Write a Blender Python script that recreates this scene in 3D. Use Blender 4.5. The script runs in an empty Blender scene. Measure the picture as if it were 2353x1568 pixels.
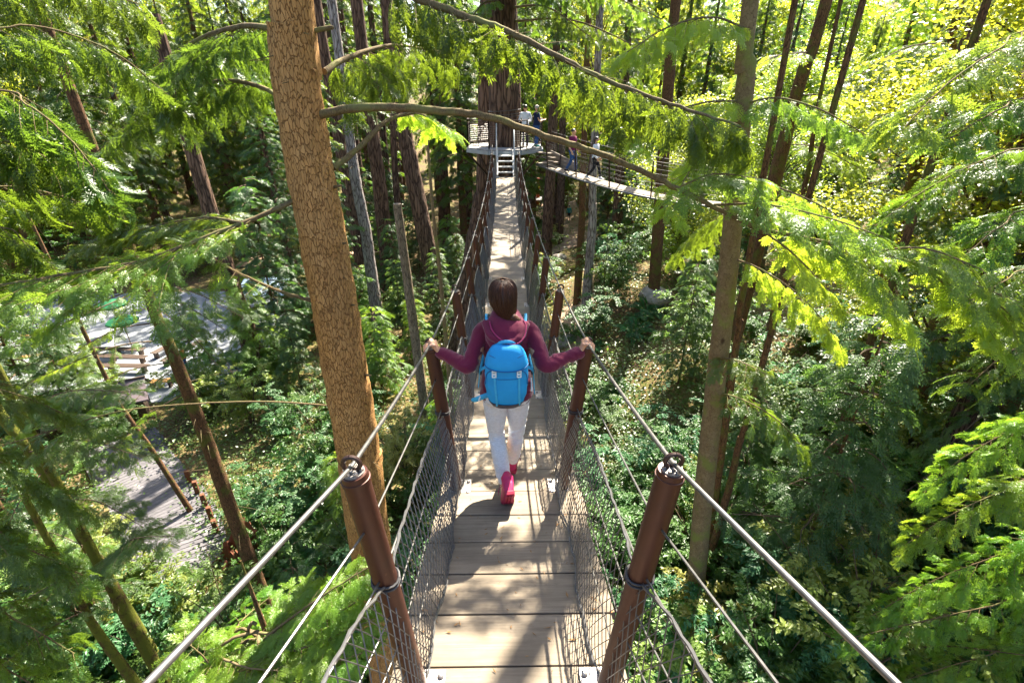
import bpy, bmesh, math, random
import numpy as np
from mathutils import Vector, Matrix, Quaternion

SC = bpy.context.scene
COL = SC.collection
R = math.radians
RNG = np.random.default_rng(7)
rnd = random.Random(11)
CZ = 16.0                      # height of the viewer above the plaza datum

# ------------------------------------------------------------------ objects
def tag(o, label=None, cat=None, group=None, kind=None):
    if label: o['label'] = label
    if cat: o['category'] = cat
    if group: o['group'] = group
    if kind: o['kind'] = kind
    return o

def thing(name, loc, label, cat, group=None, rz=0.0):
    o = bpy.data.objects.new(name, None)
    o.empty_display_size = .1
    COL.objects.link(o)
    o.location = loc
    o.rotation_euler = (0, 0, rz)
    return tag(o, label, cat, group)

def world_loc(o):
    v = Vector((0, 0, 0))
    while o is not None:
        v += Vector(o.location); o = o.parent
    return v

def link_mesh(name, me, parent=None, loc=(0, 0, 0)):
    o = bpy.data.objects.new(name, me)
    COL.objects.link(o)
    o.parent = parent
    o.location = loc
    return o

def copy_tree(o, parent=None):
    c = o.copy(); COL.objects.link(c); c.parent = parent
    for ch in list(o.children): copy_tree(ch, c)
    return c

def np_mesh(name, verts, quads=None, tris=None, mats=(), quad_mat=None, smooth=False):
    verts = np.asarray(verts, np.float32).reshape(-1, 3)
    me = bpy.data.meshes.new(name)
    loops, starts, tot = [], [], 0
    nq = 0 if quads is None else len(quads); nt = 0 if tris is None else len(tris)
    if nq: loops.append(np.asarray(quads, np.int32).ravel())
    if nt: loops.append(np.asarray(tris, np.int32).ravel())
    loops = np.concatenate(loops)
    starts = np.concatenate([np.arange(nq) * 4, nq * 4 + np.arange(nt) * 3]).astype(np.int32)
    me.vertices.add(len(verts)); me.vertices.foreach_set('co', verts.ravel())
    me.loops.add(len(loops)); me.loops.foreach_set('vertex_index', loops)
    me.polygons.add(len(starts)); me.polygons.foreach_set('loop_start', starts)
    if quad_mat is not None: me.polygons.foreach_set('material_index', np.asarray(quad_mat, np.int32))
    me.polygons.foreach_set('use_smooth', np.full(len(starts), bool(smooth)))
    for m in mats: me.materials.append(m)
    me.update(calc_edges=True)
    return me

class MB:
    """collects geometry, then links it as ONE mesh object"""
    def __init__(s): s.v = []; s.q = []; s.t = []; s.n = 0
    def add(s, v, q=None, t=None):
        v = np.asarray(v, float).reshape(-1, 3)
        if q is not None and len(q): s.q.append(np.asarray(q, int).reshape(-1, 4) + s.n)
        if t is not None and len(t): s.t.append(np.asarray(t, int).reshape(-1, 3) + s.n)
        s.v.append(v); s.n += len(v); return s
    def box(s, c, size, rot=None, taper=1.0, bev=0.0):
        hx, hy, hz = [k / 2 for k in size]
        if bev > 0:
            b = min(bev, hx * .9, hy * .9, hz * .9)
            prof = [(hx - b, hy - b, -hz), (hx, hy, -hz + b), (hx, hy, hz - b), (hx - b, hy - b, hz)]
            v = []
            for (x, y, z) in prof:
                v += [(-x, -y, z), (x, -y, z), (x, y, z), (-x, y, z)]
            q = [(3, 2, 1, 0), (12, 13, 14, 15)]
            for k in range(3):
                for i in range(4):
                    a = k * 4 + i; b2 = k * 4 + (i + 1) % 4
                    q.append((a, b2, b2 + 4, a + 4))
            v = np.array(v)
        else:
            v = np.array([(-hx, -hy, -hz), (hx, -hy, -hz), (hx, hy, -hz), (-hx, hy, -hz),
                          (-hx * taper, -hy * taper, hz), (hx * taper, -hy * taper, hz), (hx * taper, hy * taper, hz), (-hx * taper, hy * taper, hz)])
            q = [(3, 2, 1, 0), (4, 5, 6, 7), (0, 1, 5, 4), (1, 2, 6, 5), (2, 3, 7, 6), (3, 0, 4, 7)]
        if rot is not None: v = v @ np.array(rot.to_3x3()).T
        return s.add(v + np.array(c), q)
    def beam(s, a, b, w, h, up=(0, 0, 1), bev=0.0):
        a, b = Vector(a), Vector(b); d = b - a; L = d.length; y = d.normalized()
        u = Vector(up); x = y.cross(u)
        if x.length < 1e-4: x = y.cross(Vector((1, 0, 0)))
        x.normalize(); z = x.cross(y)
        m = Matrix((x, y, z)).transposed()
        return s.box((a + b) / 2, (w, L, h), m, bev=bev)
    def tube(s, pts, rad, n=8, cap=True, ell=1.0, ref=(0, 0, 1), round_=0):
        P = np.asarray(pts, float); m = len(P)
        rad = np.full(m, rad, float) if np.isscalar(rad) else np.asarray(rad, float)
        if round_:
            def ext(P, rad, front):
                i, j = (0, 1) if front else (-1, -2)
                d = P[i] - P[j]; d /= np.linalg.norm(d) + 1e-9
                ks = [math.pi / 2 * (k + 1) / (round_ + .35) for k in range(round_)]
                E = [P[i] + d * rad[i] * math.sin(k) for k in ks]; rr = [rad[i] * math.cos(k) for k in ks]
                if front: return np.vstack([E[::-1], P]), np.concatenate([rr[::-1], rad])
                return np.vstack([P, E]), np.concatenate([rad, rr])
            P, rad = ext(P, rad, True); P, rad = ext(P, rad, False); m = len(P)
        T = np.gradient(P, axis=0) if m > 2 else np.repeat((P[-1] - P[0])[None], m, 0)
        T /= np.linalg.norm(T, axis=1)[:, None] + 1e-12
        r0 = np.array(ref, float)
        if abs(T[0] @ r0) > .95: r0 = np.array((1., 0, 0))
        U = np.zeros_like(P); u = r0 - T[0] * (T[0] @ r0); u /= np.linalg.norm(u)
        for i in range(m):
            u = u - T[i] * (T[i] @ u); u /= np.linalg.norm(u) + 1e-12; U[i] = u
        W = np.cross(T, U)
        a = np.arange(n) * 2 * math.pi / n
        v = P[:, None] + rad[:, None, None] * (np.cos(a)[None, :, None] * U[:, None] * ell + np.sin(a)[None, :, None] * W[:, None])
        i, j = np.meshgrid(np.arange(m - 1), np.arange(n), indexing='ij'); k = (j + 1) % n
        q = np.stack([i * n + j, i * n + k, (i + 1) * n + k, (i + 1) * n + j], -1).reshape(-1, 4)
        v = v.reshape(-1, 3); t = []
        if cap:
            c0, c1 = len(v), len(v) + 1; v = np.vstack([v, P[:1], P[-1:]])
            for j in range(n):
                t.append((c0, (j + 1) % n, j)); t.append((c1, (m - 1) * n + j, (m - 1) * n + (j + 1) % n))
        return s.add(v, q, t)
    def loft(s, rings, n=24, ex=2.0, axis='z'):
        """rings: (t, c1, c2, r1, r2) closed rounded sections stacked along an axis"""
        a = np.arange(n) * 2 * math.pi / n
        ca, sa = np.cos(a), np.sin(a)
        sx = np.sign(ca) * np.abs(ca) ** (2 / ex); sy = np.sign(sa) * np.abs(sa) ** (2 / ex)
        V = []
        for (t, c1, c2, r1, r2) in rings:
            V.append(np.stack([c1 + r1 * sx, c2 + r2 * sy, np.full(n, t)], -1))
        V = np.array(V); m = len(V); v = V.reshape(-1, 3)
        i, j = np.meshgrid(np.arange(m - 1), np.arange(n), indexing='ij'); k = (j + 1) % n
        q = np.stack([i * n + j, i * n + k, (i + 1) * n + k, (i + 1) * n + j], -1).reshape(-1, 4)
        c0, c1_ = len(v), len(v) + 1
        v = np.vstack([v, V[0].mean(0)[None], V[-1].mean(0)[None]]); t = []
        for j in range(n):
            t.append((c0, (j + 1) % n, j)); t.append((c1_, (m - 1) * n + j, (m - 1) * n + (j + 1) % n))
        if axis == 'y': v = v[:, [0, 2, 1]]; q = q[:, ::-1]; t = [x[::-1] for x in t]
        return s.add(v, q, t)
    def ball(s, c, r, n=12, m=8, rot=None):
        r = (r, r, r) if np.isscalar(r) else r
        ph = np.linspace(0, math.pi, m + 1)[1:-1]; a = np.arange(n) * 2 * math.pi / n
        v = np.stack([np.sin(ph)[:, None] * np.cos(a), np.sin(ph)[:, None] * np.sin(a), np.repeat(np.cos(ph)[:, None], n, 1)], -1).reshape(-1, 3)
        i, j = np.meshgrid(np.arange(m - 2), np.arange(n), indexing='ij'); k = (j + 1) % n
        q = np.stack([i * n + j, (i + 1) * n + j, (i + 1) * n + k, i * n + k], -1).reshape(-1, 4)
        t = [(len(v), j, (j + 1) % n) for j in range(n)] + [(len(v) + 1, (m - 2) * n + (j + 1) % n, (m - 2) * n + j) for j in range(n)]
        v = np.vstack([v, [(0, 0, 1), (0, 0, -1)]]) * np.array(r)
        if rot is not None: v = v @ np.array(rot.to_3x3()).T
        return s.add(v + np.array(c), q, t)
    def arrays(s):
        return (np.vstack(s.v), np.vstack(s.q) if s.q else np.zeros((0, 4), int), np.vstack(s.t) if s.t else np.zeros((0, 3), int))
    def mesh(s, name, mat, off=(0, 0, 0), smooth=False):
        v, q, t = s.arrays()
        return np_mesh(name, v - np.array(off), q, t, [mat] if mat else [], smooth=smooth)
    def build(s, name, mat, parent=None, smooth=False, local=False):
        """verts are world coordinates unless local; the object sits at its parent's origin"""
        off = (0, 0, 0) if (local or parent is None) else tuple(world_loc(parent))
        o = link_mesh(name, s.mesh(name, mat, off, smooth), parent)
        if smooth and hasattr(o.data, 'set_sharp_from_angle'): o.data.set_sharp_from_angle(angle=R(42))
        return o

def fuse(name, mb, mat, parent, voxel=.008, it=6, local=True, fac=.5):
    """one continuous surface out of overlapping lofts"""
    tmp = mb.build('tmp', None, None)
    m = tmp.modifiers.new('r', 'REMESH'); m.mode = 'VOXEL'; m.voxel_size = voxel; m.use_smooth_shade = True
    if it:
        k = tmp.modifiers.new('s', 'SMOOTH'); k.iterations = it; k.factor = fac
    dg = bpy.context.evaluated_depsgraph_get()
    me = bpy.data.meshes.new_from_object(tmp.evaluated_get(dg))
    bpy.data.objects.remove(tmp); me.name = name
    me.materials.clear(); me.materials.append(mat)
    if not local and parent is not None: me.transform(Matrix.Translation(-world_loc(parent)))
    return link_mesh(name, me, parent)

# ------------------------------------------------------------------ camera
FPX, CX, CY = 1163.0, 1176.0, 784.0          # focal length and centre on a 2352 px wide picture
PITCH, YAW = R(26.7), R(0.77)
CAM = Vector((-.02, 0, CZ))
_f = Vector((math.sin(YAW) * math.cos(PITCH), math.cos(YAW) * math.cos(PITCH), -math.sin(PITCH)))
_r = Vector((math.cos(YAW), -math.sin(YAW), 0))
_u = _r.cross(_f)
cam = bpy.data.cameras.new('camera'); cam.sensor_width = 36; cam.lens = 36 * FPX / 2352
cam.clip_start = .05; cam.clip_end = 900
cam_o = bpy.data.objects.new('camera', cam); COL.objects.link(cam_o)
cam_o.matrix_world = Matrix.Translation(CAM) @ Matrix((_r, _u, -_f)).transposed().to_4x4()
SC.camera = cam_o

def ray(px, py): return _f + _r * ((px - CX) / FPX) - _u * ((py - CY) / FPX)
def V(px, py, d):
    """the point seen at a pixel, standing at forward distance d"""
    r = ray(px, py); return CAM + r * (d / r.y)
def onz(px, py, z):
    r = ray(px, py); return CAM + r * ((z - CZ) / r.z)

# ------------------------------------------------------------------ terrain
def sst(x, a, b):
    t = np.clip((np.asarray(x, float) - a) / (b - a), 0, 1); return t * t * (3 - 2 * t)
def terrain(x, y):
    x = np.asarray(x, float); y = np.asarray(y, float)
    far = 1 / (1 + (np.maximum(y - 24, 0) / 18) ** 2)
    z = 1.0 + (sst(x, -4, 6) * 4 + np.maximum(x - 4, 0) * .21) * (.25 + .75 * far)
    z = z + np.maximum(y - 72, 0) * .14 + np.maximum(np.abs(x) - 45, 0) * .25
    z = z + np.maximum(-x - 9, 0) * .25 * sst(-y, -20, -8) 
    w = sst(np.maximum(x + 6, np.minimum(20 - y, 6) * .5), 0, 3)
    n = (np.sin(x * .9 + 1.3) * np.cos(y * .7 + .4) * .22 + np.sin(x * .31 + y * .23) * .35 + np.sin(x * 2.3 - y * 1.7) * .08)
    return z + n * (.15 + .85 * w)
def G(px, py, lift=0.0):
    r = ray(px, py); t = 2.0
    for _ in range(4000):
        p = CAM + r * t
        if p.z <= float(terrain(p.x, p.y)): break
        t += .02 + t * .002
        if t > 260: return None
    return Vector((p.x, p.y, float(terrain(p.x, p.y)) + lift))

# ------------------------------------------------------------------ light
SUN_EL, SUN_AZ = R(50), R(24)
sv = Vector((math.sin(SUN_AZ) * math.cos(SUN_EL), math.cos(SUN_AZ) * math.cos(SUN_EL), math.sin(SUN_EL)))
sun = bpy.data.lights.new('sun', 'SUN'); sun.energy = 5.0; sun.angle = R(.5); sun.color = (1, .92, .76)
sun_o = bpy.data.objects.new('sun', sun); COL.objects.link(sun_o)
sun_o.rotation_mode = 'QUATERNION'; sun_o.rotation_quaternion = sv.to_track_quat('Z', 'Y'); sun_o.location = (10, 20, 60)
w = bpy.data.worlds.new('World'); SC.world = w; w.use_nodes = True
nt = w.node_tree; bg = nt.nodes['Background']
sky = nt.nodes.new('ShaderNodeTexSky'); sky.sky_type = 'NISHITA'; sky.sun_disc = False
sky.sun_elevation = SUN_EL; sky.sun_rotation = SUN_AZ; sky.air_density = 1.0; sky.dust_density = 2.0; sky.ozone_density = 1.0
nt.links.new(sky.outputs[0], bg.inputs[0]); bg.inputs[1].default_value = .068
SC.view_settings.view_transform = 'Standard'; SC.view_settings.look = 'None'
SC.view_settings.exposure = 2.6; SC.view_settings.gamma = 1
cy = SC.cycles
SC.render.engine = 'CYCLES'
cy.max_bounces = 7; cy.diffuse_bounces = 3; cy.glossy_bounces = 2; cy.transmission_bounces = 5; cy.transparent_max_bounces = 4
cy.sample_clamp_indirect = 6; cy.use_denoising = True; cy.caustics_reflective = False; cy.caustics_refractive = False
cy.use_adaptive_sampling = True; cy.adaptive_threshold = .02
# ------------------------------------------------------------------ materials
def nd(nt, typ, ins=None, **props):
    n = nt.nodes.new(typ)
    for k, v in props.items(): setattr(n, k, v)
    for k, v in (ins or {}).items(): n.inputs[k].default_value = v
    return n
def rgba(c): return (c[0], c[1], c[2], 1)
def coords(nt, scale=(1, 1, 1), rot=(0, 0, 0), out='Object'):
    tc = nd(nt, 'ShaderNodeTexCoord'); mp = nd(nt, 'ShaderNodeMapping'); mp.inputs['Scale'].default_value = scale
    mp.inputs['Rotation'].default_value = rot
    nt.links.new(tc.outputs[out], mp.inputs[0]); return mp.outputs[0]
def noise(nt, co, scale, detail=4, rough=.55, dist=0):
    n = nd(nt, 'ShaderNodeTexNoise', {'Scale': scale, 'Detail': detail, 'Roughness': rough, 'Distortion': dist})
    nt.links.new(co, n.inputs['Vector']); return n.outputs['Fac']
def ramp(nt, fac, stops):
    r = nd(nt, 'ShaderNodeValToRGB'); e = r.color_ramp.elements
    while len(e) < len(stops): e.new(.5)
    for i, (p, c) in enumerate(stops):
        e[i].position = p; e[i].color = rgba(c)
    nt.links.new(fac, r.inputs[0]); return r.outputs[0]
def mixc(nt, fac, a, b, mode='MIX'):
    m = nd(nt, 'ShaderNodeMix', data_type='RGBA', blend_type=mode)
    for k, x in ((0, fac), (6, a), (7, b)):
        if hasattr(x, 'links'): nt.links.new(x, m.inputs[k])
        elif isinstance(x, (int, float)): m.inputs[k].default_value = x
        else: m.inputs[k].default_value = rgba(x)
    return m.outputs[2]
def mth(nt, op, a, b=0.0, c=0.0):
    m = nd(nt, 'ShaderNodeMath', operation=op)
    for k, x in ((0, a), (1, b), (2, c)):
        if hasattr(x, 'links'): nt.links.new(x, m.inputs[k])
        else: m.inputs[k].default_value = x
    return m.outputs[0]
def bump(nt, p, h, strength=.5, dist=.01):
    b = nd(nt, 'ShaderNodeBump', {'Strength': strength, 'Distance': dist}); nt.links.new(h, b.inputs['Height'])
    nt.links.new(b.outputs[0], p.inputs['Normal'])
def new_mat(name, rough=.6, metal=0, spec=.5):
    m = bpy.data.materials.new(name); m.use_nodes = True; nt = m.node_tree; p = nt.nodes['Principled BSDF']
    p.inputs['Roughness'].default_value = rough; p.inputs['Metallic'].default_value = metal; p.inputs['Specular IOR Level'].default_value = spec
    return m, nt, p
def simple(name, c1, c2=None, rough=.6, metal=0, scale=8, stretch=(1, 1, 1), bmp=0, bscale=None, bdist=.004, spec=.5, sheen=0):
    m, nt, p = new_mat(name, rough, metal, spec)
    co = coords(nt, stretch)
    if c2 is None: c2 = tuple(k * .8 for k in c1)
    nt.links.new(ramp(nt, noise(nt, co, scale, 5), [(.3, c1), (.7, c2)]), p.inputs['Base Color'])
    if bmp: bump(nt, p, noise(nt, co, bscale or scale * 4, 5), bmp, bdist)
    if sheen: p.inputs['Sheen Weight'].default_value = sheen
    return m

def leaf_mat(name, c1, c2, tr, trans=.45, rough=.37, spec=.5, scale=1.3, hue=.014, val=.35):
    m, nt, p = new_mat(name, rough, 0, spec)
    co = coords(nt)
    f = noise(nt, co, scale, 3)
    col = ramp(nt, f, [(.3, c1), (.7, c2)])
    trc = mixc(nt, f, tr, tuple(a * .55 + b * .45 * 2.2 for a, b in zip(tr, c2)))
    fine = noise(nt, co, 23, 2)
    oi = nd(nt, 'ShaderNodeObjectInfo')
    hv = nd(nt, 'ShaderNodeHueSaturation', {'Saturation': 1.0})
    nt.links.new(mth(nt, 'MULTIPLY_ADD', oi.outputs['Random'], hue * 2, .5 - hue), hv.inputs['Hue'])
    nt.links.new(mth(nt, 'MULTIPLY_ADD', fine, val * 2, 1 - val), hv.inputs['Value'])
    nt.links.new(col, hv.inputs['Color']); nt.links.new(hv.outputs[0], p.inputs['Base Color'])
    hv2 = nd(nt, 'ShaderNodeHueSaturation', {'Saturation': 1.0, 'Value': 1.0})
    nt.links.new(mth(nt, 'MULTIPLY_ADD', oi.outputs['Random'], hue * 2, .5 - hue), hv2.inputs['Hue']); nt.links.new(trc, hv2.inputs['Color'])
    t = nd(nt, 'ShaderNodeBsdfTranslucent'); nt.links.new(hv2.outputs[0], t.inputs['Color'])
    mx = nd(nt, 'ShaderNodeMixShader', {0: trans})
    nt.links.new(p.outputs[0], mx.inputs[1]); nt.links.new(t.outputs[0], mx.inputs[2])
    nt.links.new(mx.outputs[0], nt.nodes['Material Output'].inputs['Surface'])
    return m

def bark_mat(name, c_ridge, c_mid, c_crack, scale=16, stretch=.32, bmp=1.0, dist=.02, moss=None, moss_amt=.5, rough=.9, crack=.10, knots=False):
    m, nt, p = new_mat(name, rough, 0, .2)
    co = coords(nt, (1, 1, stretch))
    wob = nd(nt, 'ShaderNodeTexNoise', {'Scale': scale * .8, 'Detail': 3}); nt.links.new(co, wob.inputs['Vector'])
    mixv = nd(nt, 'ShaderNodeMix', data_type='VECTOR', blend_type='MIX') if False else None
    va = nd(nt, 'ShaderNodeVectorMath', operation='MULTIPLY_ADD'); nt.links.new(wob.outputs['Color'], va.inputs[0])
    va.inputs[1].default_value = (1.6 / scale, 1.6 / scale, 1.6 / scale); nt.links.new(co, va.inputs[2])
    vo = nd(nt, 'ShaderNodeTexVoronoi', {'Scale': scale}, feature='DISTANCE_TO_EDGE'); nt.links.new(va.outputs[0], vo.inputs['Vector'])
    vc = nd(nt, 'ShaderNodeTexVoronoi', {'Scale': scale}, feature='F1'); nt.links.new(va.outputs[0], vc.inputs['Vector'])
    e = mth(nt, 'MINIMUM', mth(nt, 'DIVIDE', vo.outputs['Distance'], crack), 1.0)
    big = noise(nt, co, scale * .22, 4)
    plate = mixc(nt, mth(nt, 'MULTIPLY_ADD', big, 1.6, -.3), c_mid, c_ridge)
    sep = nd(nt, 'ShaderNodeSeparateColor'); nt.links.new(vc.outputs['Color'], sep.inputs[0])
    plate = mixc(nt, mth(nt, 'MULTIPLY', sep.outputs[0], .45), plate, tuple(k * .55 for k in c_mid))
    col = mixc(nt, e, c_crack, plate)
    if knots:
        kv = nd(nt, 'ShaderNodeTexVoronoi', {'Scale': 2.6, 'Randomness': 1.0}, feature='F1'); nt.links.new(coords(nt, (1, 1, .55)), kv.inputs['Vector'])
        col = mixc(nt, ramp(nt, kv.outputs['Distance'], [(.05, (.85, .85, .85)), (.11, (0, 0, 0))]), col, (.05, .025, .012))
    if moss:
        mo = ramp(nt, noise(nt, coords(nt), 2.2, 5, .65), [(.62 - moss_amt * .3, (0, 0, 0)), (.74 - moss_amt * .3, (1, 1, 1))])
        col = mixc(nt, mth(nt, 'MULTIPLY', mo, .8), col, moss)
    nt.links.new(col, p.inputs['Base Color'])
    h = mth(nt, 'ADD', mth(nt, 'MULTIPLY', e, .7), mth(nt, 'MULTIPLY', noise(nt, co, scale * 5, 4), .35))
    bump(nt, p, h, bmp, dist)
    return m

def plank_mat(name, c1, c2, c3, pitch=.28, rough=.75, grain_axis=0, spec=.35):
    """weathered boards; per board tone from a vertex attribute, grain along the board"""
    m, nt, p = new_mat(name, rough, 0, spec)
    st = [22, 22, 22]; st[grain_axis] = 1.3
    co = coords(nt, tuple(st))
    at = nd(nt, 'ShaderNodeAttribute'); at.attribute_name = 'tone'
    off = nd(nt, 'ShaderNodeVectorMath', operation='MULTIPLY_ADD'); nt.links.new(at.outputs['Fac'], off.inputs[0])
    off.inputs[1].default_value = (37, 91, 13); nt.links.new(co, off.inputs[2])
    g = nd(nt, 'ShaderNodeTexNoise', {'Scale': 2.2, 'Detail': 6, 'Roughness': .65, 'Distortion': .8}); nt.links.new(off.outputs[0], g.inputs['Vector'])
    wv = nd(nt, 'ShaderNodeTexNoise', {'Scale': .8, 'Detail': 2, 'Distortion': 2.0}); nt.links.new(off.outputs[0], wv.inputs['Vector'])
    rings = mth(nt, 'FRACT', mth(nt, 'MULTIPLY', wv.outputs['Fac'], 7.0))
    base = ramp(nt, at.outputs['Fac'], [(0, c1), (1, c2)])
    col = mixc(nt, ramp(nt, g.outputs['Fac'], [(.38, (0, 0, 0)), (.7, (.85, .85, .85))]), base, c3)
    col = mixc(nt, ramp(nt, rings, [(.0, (.35, .35, .35)), (.12, (0, 0, 0))]), col, tuple(k * .5 for k in c3))
    stain = noise(nt, coords(nt), 2.6, 5, .6)
    col = mixc(nt, ramp(nt, stain, [(.45, (0, 0, 0)), (.7, (.65, .65, .65))]), col, tuple(k * .5 for k in c1))
    nt.links.new(col, p.inputs['Base Color'])
    bump(nt, p, g.outputs['Fac'], .35, .004)
    return m

M = {}
M['hemlock'] = leaf_mat('hemlock_needles', (.026, .065, .010), (.062, .115, .017), (.26, .38, .025), .42)
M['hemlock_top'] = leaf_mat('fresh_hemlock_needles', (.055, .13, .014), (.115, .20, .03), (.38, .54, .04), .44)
M['cedar'] = leaf_mat('cedar_sprays', (.024, .06, .010), (.065, .11, .014), (.30, .40, .02), .45)
M['fir'] = leaf_mat('blue_green_needles', (.024, .062, .017), (.055, .108, .030), (.20, .36, .05), .42)
M['yellow'] = leaf_mat('sunlit_yellow_needles', (.11, .21, .022), (.21, .31, .04), (.72, .86, .05), .5)  # brightened needle colour stands in for sun on shaded boughs
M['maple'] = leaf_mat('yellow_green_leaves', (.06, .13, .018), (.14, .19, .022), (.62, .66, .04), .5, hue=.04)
M['shrub'] = leaf_mat('shrub_leaves', (.028, .078, .014), (.075, .14, .025), (.22, .40, .04), .38, rough=.43, spec=.4, hue=.03)
M['shrub_teal'] = leaf_mat('blue_green_shrub_leaves', (.028, .10, .036), (.07, .17, .062), (.16, .38, .09), .36, rough=.43, spec=.4, hue=.03)
M['shrub_yellow'] = leaf_mat('yellowing_shrub_leaves', (.09, .16, .03), (.22, .25, .055), (.55, .55, .06), .42, rough=.38, hue=.05)
M['lime'] = leaf_mat('lime_sunlit_needles', (.07, .165, .016), (.15, .25, .026), (.42, .60, .035), .44)  # lime needles; the tone also replaces sunlight on the lower right boughs
M['fern'] = leaf_mat('fern_fronds', (.02, .085, .02), (.05, .15, .035), (.14, .36, .05), .38, rough=.36, hue=.03)
M['cover'] = leaf_mat('low_leaves', (.022, .07, .015), (.09, .13, .03), (.25, .42, .05), .35, hue=.05, scale=.6)
M['bark_near'] = bark_mat('scaly_orange_bark', (.56, .31, .12), (.43, .225, .08), (.21, .10, .038), 34, .30, 1.0, .02, crack=.075, knots=True)
M['bark_grey'] = bark_mat('smooth_grey_brown_bark', (.27, .19, .10), (.20, .135, .07), (.11, .07, .036), 20, .9, .6, .008, moss=(.17, .19, .04), moss_amt=.3, crack=.06, knots=True)
M['bark_snag'] = bark_mat('weathered_snag_wood', (.30, .23, .16), (.21, .155, .105), (.07, .05, .034), 14, .25, .8, .012, crack=.12, knots=True)
M['bark_fir'] = bark_mat('furrowed_red_brown_bark', (.21, .13, .09), (.15, .088, .060), (.035, .02, .014), 6.5, .16, 1.0, .05, crack=.2)
M['bark_dark'] = bark_mat('dark_brown_bark', (.19, .10, .05), (.12, .062, .032), (.035, .02, .01), 22, .3, .8, .015, moss=(.10, .11, .02), moss_amt=.4)
M['bark_moss'] = bark_mat('mossy_brown_bark', (.12, .08, .03), (.08, .05, .02), (.022, .014, .008), 22, .4, .8, .015, moss=(.12, .14, .015), moss_amt=.75)
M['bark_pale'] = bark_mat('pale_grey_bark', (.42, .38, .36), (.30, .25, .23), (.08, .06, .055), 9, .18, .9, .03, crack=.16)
M['limb'] = bark_mat('lichen_limb_bark', (.21, .155, .085), (.14, .10, .05), (.06, .04, .02), 40, .6, .5, .005, moss=(.17, .17, .06), moss_amt=.4, crack=.06)
M['limb_dark'] = simple('twig_bark', (.10, .065, .035), (.06, .037, .02), .9, scale=12)
def post_mat():
    m, nt, p = new_mat('brown_powder_coat', .36, .3, .5); co = coords(nt)
    c = ramp(nt, noise(nt, co, 3.5, 5, .6), [(.3, (.070, .021, .012)), (.7, (.048, .016, .010))])
    sc = noise(nt, coords(nt, (60, 60, 9)), 1.2, 4, .7); c = mixc(nt, ramp(nt, sc, [(.66, (0, 0, 0)), (.72, (.8, .8, .8))]), c, (.16, .075, .045))
    c = mixc(nt, ramp(nt, noise(nt, co, 7, 6, .7), [(.55, (0, 0, 0)), (.75, (.5, .5, .5))]), c, (.045, .028, .020))
    nt.links.new(c, p.inputs['Base Color']); nt.links.new(mth(nt, 'MULTIPLY_ADD', noise(nt, co, 18, 5, .7), .5, .2), p.inputs['Roughness']); bump(nt, p, noise(nt, co, 220, 3), .08, .002); return m
M['post'] = post_mat()
M['post_dark'] = simple('dark_brown_metal', (.05, .026, .02), (.035, .018, .014), .4, .4, scale=5)
M['wire'] = simple('galvanised_wire', (.19, .18, .172), (.10, .096, .09), .42, .75, scale=30)
M['wire_thin'] = simple('grey_steel_strand', (.36, .34, .34), (.26, .25, .25), .4, .7, scale=30)
M['cord_dark'] = simple('black_lashing_cord', (.018, .017, .018), (.03, .028, .03), .5, scale=40)
M['litter'] = simple('dry_needles', (.30, .16, .06), (.16, .085, .035), .9, scale=40)
M['wire_dark'] = simple('weathered_wire', (.11, .105, .10), (.07, .067, .065), .55, .6, scale=30)
M['rope'] = simple('black_net_cord', (.050, .048, .048), (.085, .082, .08), .32, scale=40, spec=.6)
M['steel'] = simple('brushed_steel_plate', (.42, .39, .36), (.30, .27, .25), .4, .7, scale=18, bmp=.1)
M['grey_steel'] = simple('grey_painted_steel', (.30, .33, .36), (.24, .26, .29), .5, .3, scale=4)
M['deck'] = plank_mat('weathered_deck_boards', (.205, .162, .115), (.265, .215, .155), (.12, .092, .066))
M['deck_under'] = simple('dark_joist_timber', (.16, .12, .085), (.11, .08, .06), .85, scale=9, stretch=(4, .6, 4))
M['deck_grey'] = plank_mat('silvered_deck_boards', (.33, .31, .30), (.46, .44, .43), (.22, .20, .19))
M['boardwalk'] = plank_mat('shaded_boardwalk_boards', (.105, .098, .108), (.17, .158, .172), (.04, .036, .04))  # forest shade is put into these darkened board colours
M['timber'] = simple('grey_brown_timber', (.30, .24, .18), (.19, .15, .11), .8, scale=6, stretch=(5, 5, .6), bmp=.2)
M['stair'] = simple('pale_grey_stair_paint', (.46, .45, .43), (.36, .35, .33), .6, scale=6)
M['skin'] = simple('skin', (.60, .33, .20), (.52, .27, .16), .5, scale=14, bmp=.06, bscale=160, bdist=.001)
M['skin2'] = simple('tanned_skin', (.38, .20, .12), (.33, .17, .10), .5, scale=14)
M['fleece'] = simple('maroon_fleece', (.135, .010, .036), (.105, .008, .028), .92, scale=9, bmp=.35, bscale=260, bdist=.003, spec=.2, sheen=.25)
M['fleece_trim'] = simple('crimson_trim', (.30, .012, .085), (.24, .01, .07), .7, scale=30)
M['tee'] = simple('taupe_jersey', (.24, .20, .19), (.20, .165, .155), .9, scale=30)
M['shoe'] = simple('crimson_mesh_shoe', (.50, .014, .10), (.40, .010, .075), .6, scale=40, bmp=.25, bscale=300, bdist=.002)
M['sole'] = simple('red_rubber_sole', (.36, .018, .055), (.28, .012, .04), .65, scale=30)
M['pack'] = simple('blue_nylon', (.010, .30, .62), (.007, .23, .51), .62, scale=7, bmp=.3, bscale=38, bdist=.004, spec=.35)
M['pack_seam'] = simple('dark_blue_seam', (.004, .10, .28), (.003, .08, .22), .7, scale=30)
M['pack_strap'] = simple('light_blue_webbing', (.03, .37, .62), (.025, .31, .55), .6, scale=60, bmp=.2, bscale=300, bdist=.001)
M['pack_dark'] = simple('navy_nylon', (.008, .018, .05), (.006, .014, .04), .55, scale=30)
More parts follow.
